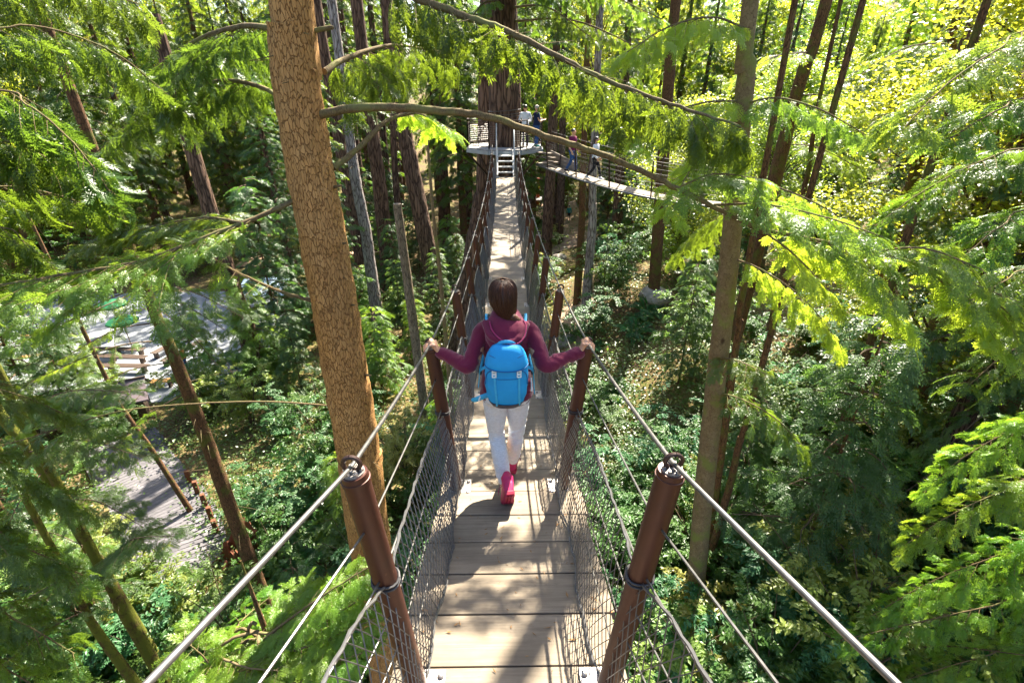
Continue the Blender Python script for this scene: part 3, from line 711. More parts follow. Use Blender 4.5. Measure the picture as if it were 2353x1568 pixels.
    for sd in (-1, 1):
        c = MB(); P = bez([(sd * .062, -.150, 1.225), (sd * .078, -.132, 1.262), (sd * .100, -.098, 1.312), (sd * .110, -.045, 1.350), (sd * .112, .02, 1.352), (sd * .115, .085, 1.29), (sd * .118, .118, 1.18), (sd * .135, .105, 1.05), (sd * .162, .02, .95)], 8)
        c.tube(P, .024, 10, ell=.30, ref=(0, -.5, 1), round_=2); ss = pb('shoulder_strap', c, M['pack_mesh'])
        c = MB(); c.tube(P + np.array((sd * .008, -.003, .0075)), .0085, 8, ell=.4, ref=(0, -.5, 1), round_=1); pb('strap_webbing', c, M['pack_strap'], parent=ss)
        c = MB(); P = bez([(sd * .132, -.17, 1.09), (sd * .162, -.135, 1.05), (sd * .170, -.115, .98), (sd * .176, -.12, .925 if sd < 0 else .875)], 6); c.tube(P, .011, 8, ell=.3, ref=(1, 0, 0), round_=1)
        pb('side_strap', c, M['pack_strap'])
    c = MB(); P = bez([(-.115, -.19, .905), (-.150, -.195, .895), (-.185, -.185, .872), (-.205, -.175, .858)], 6); c.tube(P, .018, 10, ell=.4, ref=(0, 1, 0), round_=2); hb = pb('hip_belt', c, M['pack_strap'])
    c = MB(); c.box((-.168, -.200, .885), (.008, .008, .038), Matrix.Rotation(.3, 3, 'Y'), bev=.002); pb('belt_buckle', c, M['buckle'], parent=hb)
    c = MB(); c.tube([(.150, -.20, 1.03), (.153, -.205, .96)], .004, 6, round_=1); c.box((.154, -.205, .955), (.01, .006, .03), bev=.002); pb('zip_pull', c, M['buckle'])
build_walker()
# ------------------------------------------------------------------ suspension bridge
def set_tone(o, tone):
    a = o.data.attributes.new('tone', 'FLOAT', 'POINT'); a.data.foreach_set('value', np.asarray(tone, np.float32))
def boards(name, rows, mat, parent):
    """rows: (origin of the board axis A->B, width dir, width, thickness); one mesh, a tone per board"""
    mb = MB(); tone = []
    for (a, b, wdir, w, th) in rows:
        a, b, wdir = Vector(a), Vector(b), Vector(wdir).normalized()
        x = (b - a).normalized(); z = x.cross(wdir).normalized()
        if z.z < 0: z = -z
        n0 = mb.n
        m = Matrix((x, wdir, z)).transposed()
        mb.box((a + b) / 2 - z * th / 2, ((b - a).length, w, th), m, bev=.0015)
        tone += [rnd.random()] * (mb.n - n0)
    o = mb.build(name, mat, parent); set_tone(o, tone); return o

PY0, PSTEP = 1.21, 1.6
def half(yk, hgt):
    """how far out the rail stands at a height above the deck"""
    f = min(1.0, max(0.0, (PY0 - yk) / PSTEP)); f = f * f * (3 - 2 * f) * .55 + f * .45
    b, t = .385, .487
    return (b + (t - b) * hgt / 1.15) * (1 - f) + f * (.58 + .21 * hgt / 1.15)

def build_bridge():
    root = thing('suspension_bridge', (0, 10, deck_z(10)), 'narrow plank suspension bridge with black safety nets under the walking woman', 'bridge')
    rows = []; y = -1.0; P = .29
    while y < 20.55:
        ym = y + P / 2; za, zb = deck_z(y), deck_z(y + P)
        j = rnd.uniform(-.012, .012); dz = rnd.uniform(-.002, .002)
        zc = deck_z(ym) + dz
        rows.append(((-.50 + j, ym, zc), (.50 + j + rnd.uniform(-.008, .008), ym, zc), (0, P, zb - za), P - (.0008 if int(round((y + 1) / P)) % 2 else .003), .045)); y += P
    boards('deck', rows, M['deck'], root)
    for sx in (-.40, .40):
        mb = MB(); ys = np.arange(-1, 20.7, .6)
        mb.tube([(sx, v, deck_z(v) - .085) for v in ys], .03, 8); mb.build('deck_cable', M['wire'], root, True)
    for v in np.arange(-.4, 20.5, 1.6):
        mb = MB(); mb.box((0, v, deck_z(v) - .10), (1.02, .09, .10), bev=.008); mb.build('cross_bearer', M['deck_under'], root)
    ks = [k for k in range(-1, 12)]
    for k in ks:
        yk = PY0 + PSTEP * k; zk = deck_z(yk)
        for s in (-1, 1):
            B = Vector((s * half(yk, 0), yk, zk)); T = Vector((s * half(yk, 1.15), yk, zk + 1.15)); ax = (T - B).normalized()
            mb = MB(); r = .0425
            mb.tube([B + ax * .0, B + ax * .6, T - ax * .035, T - ax * .034, T - ax * .02, T - ax * .019, T], [r, r, r, r + .003, r + .003, r, r * .96], 24, cap=True)
            po = mb.build('post', M['post'], root, True)
            mb = MB()
            mb.tube([T, T + ax * .006], r * .78, 20); mb.tube([T, T + ax * .014], r * .36, 12)
            for q in range(6):
                a = q * math.pi / 3; e1 = Vector((1, 0, 0)); e2 = ax.cross(e1).normalized(); e1 = e2.cross(ax)
                mb.tube([T + (e1 * math.cos(a) + e2 * math.sin(a)) * r * .58, T + (e1 * math.cos(a) + e2 * math.sin(a)) * r * .58 + ax * .014], .0075, 6)
            o = mb.build('post_cap', M['steel'], root, True); o.parent = po; o.location = (0, 0, 0)
            mb = MB(); c = T + ax * .034; a = np.linspace(0, 2 * math.pi, 25)
            nrm = Vector((0, 1, 0)); e = ax.cross(nrm).normalized()
            mb.tube([c + (ax * math.cos(q) + e * math.sin(q)) * .026 for q in a], .0075, 8, cap=False)
            o = mb.build('cable_ring', M['post_dark'], root, True); o.parent = po
            mb = MB(); mb.box(B + Vector((-s * .03, 0, .004)), (.15, .17, .008), bev=.002)
            o = mb.build('base_plate', M['steel'], root); o.parent = po
            for dy in (-.055, .055):
                mb = MB(); mb.ball(B + Vector((-s * .085, dy, .012)), (.014, .014, .010), 10, 6)
                o = mb.build('bolt', M['steel'], root, True); o.parent = po
    # cables: top hand cable through the rings, others through holes in the posts
    yk = [PY0 + PSTEP * k for k in range(-1, 12)] + [20.55]
    def cable(s, hgt, rad, mat, name, sag=.0, n=8, lift=0):
        P = []
        for a, b in zip(yk[:-1], yk[1:]):
            for t in np.linspace(0, 1, 9)[:-1]:
                ya = a + (b - a) * t
                za = (1 - t) * deck_z(a) + t * deck_z(b); xa = (1 - t) * half(a, hgt) + t * half(b, hgt)
                P.append((s * xa, ya, za + hgt + lift - sag * 4 * t * (1 - t)))
        P.append((s * half(yk[-1], hgt), yk[-1], deck_z(yk[-1]) + hgt + lift))
        mb = MB(); mb.tube(P, rad, n); return mb.build(name, M[mat], root, True)
    for s in (-1, 1):
        cable(s, 1.176, .0078, 'wire', 'hand_cable', .012, 10)
        cable(s, .93, .0042, 'wire', 'side_cable', .008)
        for hgt, rr in ((.70, .0045), (.52, .0034), (.36, .0034), (.20, .0034)):
            cable(s, hgt, rr, 'wire', 'side_cable', .008)
        # net: black cord diamonds from the deck edge up to the third cable
        def npt(y, v):
            y = np.asarray(y, float); v = np.asarray(v, float)
            kk = (y - PY0) / PSTEP; fr = kk - np.floor(kk)
            hang = .05 * np.minimum(1, np.minimum(fr, 1 - fr) * 6) * (1 + .25 * np.sin(y * 11))   # top rope slack beside the posts
            htop = .73 - .07 * (1 - np.minimum(1, np.minimum(fr, 1 - fr) * 7)) - .02 * np.sin(y * 5.3)
            dz = np.interp(y, YS, DZ)
            xt = np.interp(y, YS, HT)
            xb = .350 + .012 * np.sin(y * 6.1 + s) + .006 * np.sin(y * 17)
            bul = .020 * np.sin(np.pi * v) * (1 + .5 * np.sin(y * 3.1 + v * 3))
            x = xb + (xt - xb) * v ** 1.25 - bul - .012 * v
            z = dz + .022 + (htop - .022) * v
            return np.stack([s * x, y, z], -1)
        YS = np.linspace(-1, 20.6, 200); DZ = np.array([deck_z(v) for v in YS]); HT = np.array([half(v, .72) for v in YS])
        pitch = .050; nseg = 11; vv = np.linspace(0, 1, nseg); V_, Q_ = [], []; cnt = 0
        tri = np.array([(1, 0), (-.5, .87), (-.5, -.87)])
        for d in (-1, 1):
            y0 = np.arange(-.9, 20.5, pitch) + (0 if d > 0 else pitch / 2)
            for y in y0:
                P = npt(np.clip(y + d * vv * .33, -1, 20.55), vv); rr = .0024
                ring = P[:, None, :] + rr * np.stack([tri[:, 0], tri[:, 1], tri[:, 1] * 0], -1)[None]
                V_.append(ring.reshape(-1, 3))
        V_ = np.array(V_); m = len(V_); i, j = np.meshgrid(np.arange(nseg - 1), np.arange(3), indexing='ij'); k = (j + 1) % 3
        q0 = np.stack([i * 3 + j, i * 3 + k, (i + 1) * 3 + k, (i + 1) * 3 + j], -1).reshape(-1, 4)
        Q = (q0[None] + (np.arange(m) * nseg * 3)[:, None, None]).reshape(-1, 4)
        net = link_mesh('safety_net', np_mesh('safety_net', V_.reshape(-1, 3) - np.array(world_loc(root)), Q, None, [M['rope']]), root)
        ys = np.arange(-.9, 20.5, .03)
        for v, nm, r0 in ((0.0, 'net_rope', .0065), (1.0, 'net_rope', .0058)):
            P = npt(ys, np.full(len(ys), v)); tw = .0025 * np.stack([np.sin(ys * 60), 0 * ys, np.cos(ys * 60)], -1)
            mb = MB(); mb.tube(P + tw, r0 * (1 + .25 * np.sin(ys * 90)), 6); o = mb.build(nm, M['rope'], root, True); o.parent = net; o.location = (0, 0, 0)
        # lashings where the net rope goes round each post
        for k in range(0, 12):
            y_ = PY0 + PSTEP * k; h0 = .665; c = Vector((s * half(y_, h0), y_, deck_z(y_) + h0)); mb = MB()
            for q in (0, .016): mb.tube([c + Vector((math.cos(a) * .047, math.sin(a) * .047, q + .004 * math.sin(a * 3))) for a in np.linspace(0, 2 * math.pi, 17)], .0048, 6, cap=False)
            o = mb.build('lashing', M['cord_dark'], root, True); o.parent = net
    return root
build_bridge()
def litter():
    r_ = np.random.default_rng(12); n = 900; y = r_.uniform(-.2, 9, n) ; x = r_.normal(0, .30, n).clip(-.47, .47); x = np.where(r_.random(n) < .5, np.sign(x) * (.46 - np.abs(r_.normal(0, .09, n))), x)
    P = np.stack([x, y, np.array([deck_z(v) for v in y]) + .006], -1); a = r_.uniform(0, 6.28, n); D = np.stack([np.cos(a), np.sin(a), 0 * a], -1); S = np.stack([-np.sin(a), np.cos(a), 0 * a], -1)
    L = (r_.uniform(.008, .035, n) * np.where(r_.random(n) < .12, 1.6, 1))[:, None]; W = L * r_.uniform(.08, .4, n)[:, None]
    K = np.stack([P, P + D * L * .5 + S * W * .5, P + D * L + np.array((0, 0, .003)), P + D * L * .5 - S * W * .5], 1)
    v = K.reshape(-1, 3); tag(link_mesh('needle_litter', np_mesh('needle_litter', v, np.arange(len(v)).reshape(-1, 4), None, [M['litter']])), 'dry needles and leaf scraps lying on the bridge boards', 'litter', kind='stuff')
litter()

# ------------------------------------------------------------------ tree platform
TX, TY = -.02, 23.35                         # the big fir that carries the platform
PZ = CZ - 2.28
def rail_panel(root, a, b, zf, h=1.06, wires=9, lab='railing'):
    a, b = Vector(a), Vector(b); mb = MB(); u = Vector((0, 0, 1)); d = (b - a).normalized()
    for p in (a, b): mb.beam(p + u * -.12, p + u * h, .05, .05, up=(0, 1, 0), bev=.006)
    mb.beam(a + u * (h + .02), b + u * (h + .02), .06, .035, bev=.005)
    mb.beam(a + u * (h - .14), b + u * (h - .14), .03, .03, bev=.004)
    mb.beam(a + u * .09, b + u * .09, .03, .03, bev=.004)
    mid = a.lerp(b, .5); mb.beam(mid + u * .09, mid + u * (h - .14), .022, .022, up=(0, 1, 0))
    rl = mb.build(lab, M['post_dark'], root)
    mb = MB()
    for k in range(wires): z = .16 + (h - .36) * k / (wires - 1); mb.tube([a + u * z, b + u * z], .0045, 6)
    o = mb.build('wire_infill', M['wire'], root, True); o.parent = rl; o.location = (0, 0, 0)
    return rl
def build_platform():
    root = thing('tree_platform', (TX, TY, PZ), 'octagonal viewing platform with wire railings hung around the trunk of the big tree', 'platform')
    Rr, ri = 1.72, .74
    pts = [Vector((TX + Rr * math.sin(a), TY - Rr * math.cos(a), PZ)) for a in [math.pi / 8 + k * math.pi / 4 for k in range(8)]]
    mb = MB(); inner = [Vector((TX + ri * math.sin(a), TY - ri * math.cos(a), PZ)) for a in [math.pi / 8 + k * math.pi / 4 for k in range(8)]]
    rows = []
    def ocx(y, r):
        dy = abs(y - TY); ap = r * math.cos(math.pi / 8)
        if dy > ap: return 0
        s_ = r * math.sin(math.pi / 8); return ap if dy < s_ else ap - (dy - s_)
    y = TY - 1.58
    while y < TY + 1.55:
        xo = ocx(y + .06, Rr); xi = ocx(y + .06, ri)
        if xi > 0: rows += [((TX - xo, y + .06, PZ), (TX - xi, y + .06, PZ), (0, 1, 0), .115, .04), ((TX + xi, y + .06, PZ), (TX + xo, y + .06, PZ), (0, 1, 0), .115, .04)]
        elif xo > .1: rows.append(((TX - xo, y + .06, PZ), (TX + xo, y + .06, PZ), (0, 1, 0), .115, .04))
        y += .12
    boards('deck', rows, M['deck_grey'], root)
    mb = MB()
    for i in range(8):
        a, b = pts[i], pts[(i + 1) % 8]; mb.beam(a + Vector((0, 0, -.125)), b + Vector((0, 0, -.125)), .05, .15, bev=.004)
    mb.build('edge_beam', M['grey_steel'], root)
    ins = lambda p: Vector((TX, TY, PZ)).lerp(p, .965)
    P = [ins(p) for p in pts]
    # front side is edge 7 (from index 7 to 0): open for the stairs; back right open for the second bridge
    f0, f1 = P[7], P[0]
    rail_panel(root, f0, f0.lerp(f1, .24), PZ); rail_panel(root, f0.lerp(f1, .76), f1, PZ)
    for i in range(0, 7):
        if i == 0: continue
        rail_panel(root, P[i], P[i + 1], PZ)
    rail_panel(root, P[0], P[0].lerp(P[1], .30), PZ)
    for i, k in ((7, 0), (0, 0), (6, 0), (1, 0), (3, 0), (4, 0)):
        p = pts[i]; t = Vector((TX + (p.x - TX) * .38, TY + (p.y - TY) * .38, PZ - 1.35))
        mb = MB(); mb.beam(p + Vector((0, 0, -.20)), t, .06, .08, bev=.006)
        q = Vector((TX + (p.x - TX) * .7, TY + (p.y - TY) * .7, PZ - .20)); mb.beam(q, t + Vector((0, 0, .05)), .045, .05, bev=.006)
        mb.build('brace', M['post_dark'], root)
    mb = MB()
    for z in (-1.42, -1.30): 
        mb.tube([(TX + .70 * math.cos(a), TY + .70 * math.sin(a), PZ + z) for a in np.linspace(0, 2 * math.pi, 33)], .035, 8, cap=False)
    mb.build('trunk_collar', M['post_dark'], root, True)
    mb = MB()
    for z in (1.18, 1.26, 1.40): mb.tube([(TX + .69 * math.cos(a), TY + .69 * math.sin(a), PZ + z + .05 * math.sin(a + z)) for a in np.linspace(0, 2 * math.pi, 33)], .012, 6, cap=False)
    mb.build('trunk_cable', M['rope'], root, True)
    return root
build_platform()

def build_stairs():
    y0, y1 = 20.62, TY - 1.585; z0, z1 = deck_z(20.5), PZ
    root = thing('stairs', (0, y0, z0), 'short open stair with pale grey treads between the bridge and the platform', 'stairs')
    n = 5
    for k in range(1, n):
        t = k / n; mb = MB(); mb.box((0, y0 + (y1 - y0) * (t - .06), z0 + (z1 - z0) * t - .02), (.56, .26, .045), bev=.006); mb.build('tread', M['stair'], root)
    for s in (-1, 1):
        mb = MB(); mb.beam((s * .31, y0 - .02, z0 + .02), (s * .31, y1 - .01, z1 - .06), .05, .20, bev=.005); mb.build('stringer', M['stair'], root)
        mb = MB(); mb.box((s * .33, y0 - .05, z0 + .01), (.17, .16, .02), bev=.004); mb.build('foot_plate', M['stair'], root)
        mb = MB()
        mb.tube([(s * .345, y0 + .06, z0 + .05), (s * .345, y0 + .06, z0 + .88), (s * .345, y1 + .05, z1 + .98)], .022, 10, round_=1)
        mb.tube([(s * .345, y1 - .1, z1 - .1), (s * .345, y1 - .1, z1 + .92)], .02, 10)
        mb.build('handrail', M['stair'] if s < 0 else M['grey_steel'], root, True)
    return root
build_stairs()

# ------------------------------------------------------------------ second bridge, leaving the platform to the right
B2 = [Vector((1.55, 22.3, CZ - 2.84)), Vector((2.9, 20.6, CZ - 3.10)), Vector((4.3, 19.0, CZ - 3.30)), Vector((5.7, 17.9, CZ - 3.44)), Vector((7.2, 17.1, CZ - 3.5))]
def build_bridge2():
    root = thing('suspension_bridge', B2[1], 'distant suspension bridge with bare wire sides descending right from the platform', 'bridge')
    P = bez([tuple(p) for p in B2], 10); L = np.concatenate([[0], np.cumsum(np.linalg.norm(np.diff(P, axis=0), axis=1))])
    def at(s_): return Vector([np.interp(s_, L, P[:, k]) for k in range(3)])
    def side(s_):
        d = at(min(L[-1], s_ + .05)) - at(max(0, s_ - .05)); d.z = 0; d.normalize(); return Vector((d.y, -d.x, 0)), d
    rows = []; s_ = .1
    while s_ < L[-1] - .1:
        sd, d = side(s_); c = at(s_); d3 = (at(s_ + .05) - at(s_ - .05)).normalized()
        rows.append((c - sd * .33, c + sd * .33, d3, .272, .05)); s_ += .28
    boards('deck', rows, M['deck'], root)
    N = np.arange(0, L[-1], .4)
    for k in (-1, 1):
        mb = MB(); mb.tube([at(v) + side(v)[0] * k * .34 + Vector((0, 0, -.06)) for v in N], .04, 8); mb.build('deck_cable', M['wire'], root, True)
        for hgt, r in ((1.17, .011), (.93, .006), (.78, .005), (.62, .005), (.46, .005), (.32, .005), (.18, .005)):
            mb = MB(); mb.tube([at(v) + side(v)[0] * k * (.33 + .13 * hgt) + Vector((0, 0, hgt)) for v in N], r * .8, 6); mb.build('hand_cable' if hgt > 1 else 'side_cable', M['wire_dark'], root, True)
        for v in np.arange(.7, L[-1], 1.62):
            sd, d = side(v); c = at(v); mb = MB()
            mb.tube([c + sd * k * .33, c + sd * k * .48 + Vector((0, 0, 1.18))], .028, 12); mb.build('post', M['post_dark'], root, True)
    # timber panel beside the steps from the platform down to this bridge
    a = at(.0); b = at(1.6); mb = MB(); sd, d = side(.6)
    mb.beam(a - sd * .40 + Vector((0, 0, .28)), b - sd * .40 + Vector((0, 0, .10)), .03, .40, bev=.004); mb.build('side_panel', M['timber'], root)
    for k in range(3):
        mb = MB(); c = at(.12 + .2 * k); mb.box(c + Vector((0, 0, .40 - .13 * k)), (.7, .24, .04), Matrix.Rotation(R(-40), 3, 'Z'), bev=.005); mb.build('tread', M['deck_under'], root)
    return at, side
b2at, b2side = build_bridge2()

# --- the other walkers
def stride(k, lift=.04):
    return [((-.085, 0, .84), (-.08, .10 * k + .03, .46), (-.085, .24 * k - .02, .09), (-.09, .24 * k + .12, .03)), ((.085, 0, .84), (.08, -.06 * k + .05, .47), (.085, -.30 * k, .12), (.09, -.28 * k + .12, .05))]
def arm(s_, el, wr): return ((s_ * .165, -.01, 1.285), el, wr)
p = V(1232, 337, 22.75); person((p.x, p.y, PZ), R(-75), 'grey-haired man in a navy T-shirt and blue jeans standing at the platform rail', 'navy_cloth', 'denim', 'grey_hair', 'green_shoe', 'skin', grown=.02,
    arms=[arm(-1, (-.22, .04, 1.03), (-.12, .24, 1.05)), arm(1, (.22, .04, 1.03), (.12, .24, 1.05))])
p = V(1206, 332, 23.0); person((p.x, p.y, PZ), R(10), 'person in a white shirt standing on the platform beside the big trunk', 'white_cloth', 'navy_cloth', 'dark_hair', 'black_cloth', 'skin', longsleeve=True,
    arms=[arm(-1, (-.25, .0, 1.04), (-.16, .20, 1.0)), arm(1, (.25, .0, 1.04), (.16, .20, 1.0))])
d2 = Vector((1.5, -1.7, 0)); rz2 = math.atan2(-d2.x, d2.y)
q = b2at(1.75); person((q.x, q.y, q.z), rz2 + .12, 'man in a plum T-shirt and blue jeans walking down the second bridge', 'plum_cloth', 'denim', 'dark_hair', 'black_cloth', 'skin', legs=stride(.7), grown=.012,
    arms=[arm(-1, (-.24, -.10, 1.03), (-.25, .04, .86)), arm(1, (.24, -.02, 1.03), (.24, .10, .83))])
q = b2at(2.95); person((q.x, q.y, q.z), rz2 + .25, 'woman in a white top and black leggings striding down the second bridge', 'white_cloth', 'black_cloth', 'dark_hair', 'white_shoe', 'skin', legs=stride(1.0), s=.95, hairlen=.08, longsleeve=True,
    arms=[arm(-1, (-.23, -.08, 1.02), (-.24, .05, .84)), arm(1, (.23, .02, 1.02), (.23, .15, .86))])
# ------------------------------------------------------------------ foliage shapes (numpy quads, one kite shaped face per leaf)
def unit(v): return v / (np.linalg.norm(v, axis=-1, keepdims=True) + 1e-9)
def kites(P, D, L, W, N, bend=0.0):
    """P base, D direction, L length, W width, N approx normal -> (n,4,3)"""
    D = unit(D); S = unit(np.cross(N, D)); L = L[:, None]; W = W[:, None]
    mid = P + D * L * .45; Nn = np.cross(D, S)
    tip = P + D * L - Nn * L * bend
    return np.stack([P, mid + S * W * .5, tip, mid - S * W * .5], 1)

def make_spray(rng, L, W, n, lstep, ll, lw, droop=.25, ang=52, rag=.12):
    """flat fan of twigs with two ranked needles along +X, up +Z"""
    P, D, LL = [], [], []
    for i in range(n):
        t = (i + .6) / n
        for s in (-1, 1):
            ln = W * (1 - t) ** .75 * (.4 + .6 * min(1, t * 5)) * rng.uniform(.75, 1.15)
            a = R(ang + rng.uniform(-8, 8)); d = np.array((math.cos(a), s * math.sin(a), rng.uniform(-.12, .08)))
            b = np.array((t * L, 0, 0)); m = max(1, int(ln / lstep))
            for j in range(m):
                p = b + d * (j + .5) * lstep
                for q in (-1, 1):
                    a2 = a * s + q * R(48 + rng.uniform(-14, 14))
                    P.append(p); D.append((math.cos(a2), math.sin(a2), rng.uniform(-rag, rag) - .05)); LL.append(ll * rng.uniform(.75, 1.2) * (1 - .35 * j / m))
            P.append(b + d * m * lstep); D.append(d); LL.append(ll * 1.1)
    for j in range(int(L / lstep)):
        for q in (-1, 1):
            P.append((j * lstep, 0, 0)); a2 = q * R(50); D.append((math.cos(a2), math.sin(a2), rng.uniform(-rag, rag))); LL.append(ll)
    P, D, LL = np.array(P, float), np.array(D, float), np.array(LL)
    N = np.stack([rng.normal(0, .25, len(P)), rng.normal(0, .25, len(P)), np.ones(len(P))], -1)
    K = kites(P, D, LL, np.full(len(P), lw), N, .06)
    K[..., 2] -= droop * (K[..., 0] ** 2) / L + droop * .6 * (K[..., 1] ** 2) / max(W, .01)
    return K

def frame(d, up):
    d = unit(np.asarray(d, float)); z = up - d * (d @ up)
    if np.linalg.norm(z) < 1e-3: z = np.array((1., 0, 0))
    z = unit(z); y = np.cross(z, d); return np.stack([d, y, z], 0)      # rows: local axes in world
def place(K, p, d, up, s=1.0): return (K * s) @ frame(d, up) + np.asarray(p)

class Bough:
    def __init__(s): s.K = []; s.wood = MB()
def grow(B, rng, path, sprays, sec=.7, step=.14, start=.15, sp_step=.12, drop=.08, r0=.02, r1=.004, droop=.35, prof=None, sscale=1.0, wood=True, wn=7, hang=0.0, roll=.38, tipw=True, twig_r=.004, sec_wood=True):
    """clothes a limb path with side branchlets lying roughly in a level plane"""
    P = np.asarray(path, float); seg = np.linalg.norm(np.diff(P, axis=0), axis=1); S = np.concatenate([[0], np.cumsum(seg)]); Lt = S[-1]
    at = lambda u: np.array([np.interp(u * Lt, S, P[:, k]) for k in range(3)])
    if wood:
        rr = np.interp(S / Lt, [0, 1], [r0, r1]); B.wood.tube(P, rr, wn)
    up = np.array((0, 0, 1.0)); u = start; side = 1
    while u < 1.0:
        p = at(u); d = unit(at(min(1, u + .02)) - at(max(0, u - .02)))
        sd = np.cross(up, d); sd = unit(sd) * side; side = -side
        pr = prof(u) if prof else (.35 + .65 * min(1, (u - start) * 5)) * (1 - .72 * u)
        ln = sec * pr * rng.uniform(.45, 1.3)
        dd = unit(d * rng.uniform(.45, .9) + sd * .9 + up * rng.uniform(-.22, .12) - up * hang)
        m = max(1, int(ln / sp_step)); q = p.copy(); cur = dd.copy(); pts = [q.copy()]
        for j in range(m):
            q = q + cur * sp_step; cur = unit(cur - up * droop * sp_step + rng.normal(0, .06, 3)); pts.append(q.copy())
            s2 = np.cross(up, cur); k = 1 if (j % 2) else -1
            for kk in ((k,) if m > 2 else (k, -k)):
                if rng.random() < drop: continue
                dr = unit(cur * .75 + s2 * kk * .7 - up * (.12 + hang * .6) + rng.normal(0, .08, 3))
                upv = unit(up + rng.normal(0, roll, 3)); B.K.append(place(sprays[rng.integers(len(sprays))], q, dr, upv, sscale * rng.uniform(.75, 1.1)))
        upv = unit(up + rng.normal(0, roll, 3)); B.K.append(place(sprays[rng.integers(len(sprays))], q, cur, upv, sscale))
        if wood and sec_wood and len(pts) > 2: B.wood.tube(np.array(pts), np.linspace(twig_r, twig_r * .4, len(pts)), 4, cap=False)
        u += step / Lt * rng.uniform(.7, 1.3)
    if tipw:
        d = unit(P[-1] - P[-2]); B.K.append(place(sprays[0], P[-1], d, up, sscale))
    return B
def quad_mesh(name, Ks, mat, off=(0, 0, 0), ids=None):
    K = np.concatenate(Ks) if isinstance(Ks, list) else Ks
    v = K.reshape(-1, 3) - np.array(off); q = np.arange(len(v)).reshape(-1, 4)
    mats = mat if isinstance(mat, list) else [mat]
    return np_mesh(name, v, q, None, mats, ids)

r1 = np.random.default_rng(3)
SP_FINE = [make_spray(r1, r1.uniform(.16, .25), .09, 8, .0185, .029, .0115, rag=.22) for _ in range(8)]         # close boughs
SP_MID = [make_spray(r1, r1.uniform(.24, .32), .12, 8, .034, .048, .019, rag=.22) for _ in range(5)]
SP_FAR = [make_spray(r1, r1.uniform(.38, .55), .21, 6, .075, .10, .042, rag=.28) for _ in range(5)]
SP_HANG = [make_spray(r1, r1.uniform(.16, .25), .08, 8, .02, .031, .012, droop=.9, rag=.22) for _ in range(8)]      # drooping cedar

# --- crowns shared by the trees further off
def crown(name, seed, H, Rm, nb, z0, mats, sprays, sec=1.0, droop=.5, rise=.15, taper=.85, step=.30, sp=.26, hang=.15, sscale=1.0, top=1.0):
    rng = np.random.default_rng(seed); B = Bough()
    for i in range(nb):
        t = ((i + rng.uniform(0, .9)) / nb) ** .9; z = z0 + (H - z0) * t
        a = i * 2.39996 + rng.uniform(-.5, .5)
        L = max(.35, Rm * (1 - t * top) ** taper * rng.uniform(.65, 1.12) * min(1, .55 + t * 3))
        d = np.array((math.cos(a), math.sin(a), 0)); n = 6; u = np.linspace(0, 1, n)
        zz = z + rise * L * u - droop * L * u ** 2 * rng.uniform(.7, 1.3)
        path = d * (u * L)[:, None] + np.array((0, 0, 1.)) * zz[:, None]; path[:, 2] = zz
        path[:, :2] += rng.normal(0, .05 * L, (n, 2)) * u[:, None]
        grow(B, rng, path, sprays, sec=min(sec, L * .45), step=step, start=.12, sp_step=sp, r0=.012 + .012 * L, r1=.006, droop=droop * .7, hang=hang, wn=4, sscale=sscale, sec_wood=False)
    K = np.concatenate(B.K); wv, wq, wt = B.wood.arrays()
    v = np.concatenate([K.reshape(-1, 3), wv]); nk = len(K)
    q = np.concatenate([np.arange(nk * 4).reshape(-1, 4), wq + nk * 4])
    mi = np.concatenate([np.zeros(nk, int), np.ones(len(wq), int)]); mi = np.concatenate([mi, np.ones(len(wt), int)])
    return np_mesh(name, v, q, wt + nk * 4, mats, mi)
def leafy_crown(name, seed, H, Rm, z0, n, mats, leaf=.13, clumps=26):
    """broad leaved crown: limbs that fork into clumps of leaves"""
    rng = np.random.default_rng(seed); K = []; wd = MB()
    for c in range(clumps):
        t = rng.uniform(0, 1) ** .8; a = c * 2.4 + rng.uniform(-.4, .4); rr = Rm * math.sin(min(1, .25 + t * .8) * math.pi) ** .6 * rng.uniform(.35, 1)
        z = z0 + (H - z0) * t; cen = np.array((rr * math.cos(a), rr * math.sin(a), z + .3 * rr))
        b = np.array((0, 0, max(z0 * .5, z - rr * .7))); mid = b * .5 + cen * .5 + np.array((0, 0, .15 * rr)); path = bez([b, mid, cen], 5)
        wd.tube(path, np.linspace(.05, .012, len(path)), 5)
        m = n // clumps; rad = Rm * rng.uniform(.22, .36)
        p = cen + rng.normal(0, 1, (m, 3)) * np.array((rad, rad, rad * .45)) * .62
        d = np.stack([rng.normal(0, 1, m), rng.normal(0, 1, m), rng.normal(-.35, .35, m)], -1)
        nn = np.stack([rng.normal(0, .45, m), rng.normal(0, .45, m), np.ones(m)], -1)
        l = leaf * rng.uniform(.6, 1.25, m); K.append(kites(p, d, l, l * .75, nn, .12))
    K = np.concatenate(K); wv, wq, wt = wd.arrays(); nk = len(K)
    v = np.concatenate([K.reshape(-1, 3), wv]); q = np.concatenate([np.arange(nk * 4).reshape(-1, 4), wq + nk * 4])
    mi = np.concatenate([np.zeros(nk, int), np.ones(len(wq) + len(wt), int)])
    return np_mesh(name, v, q, wt + nk * 4, mats, mi)

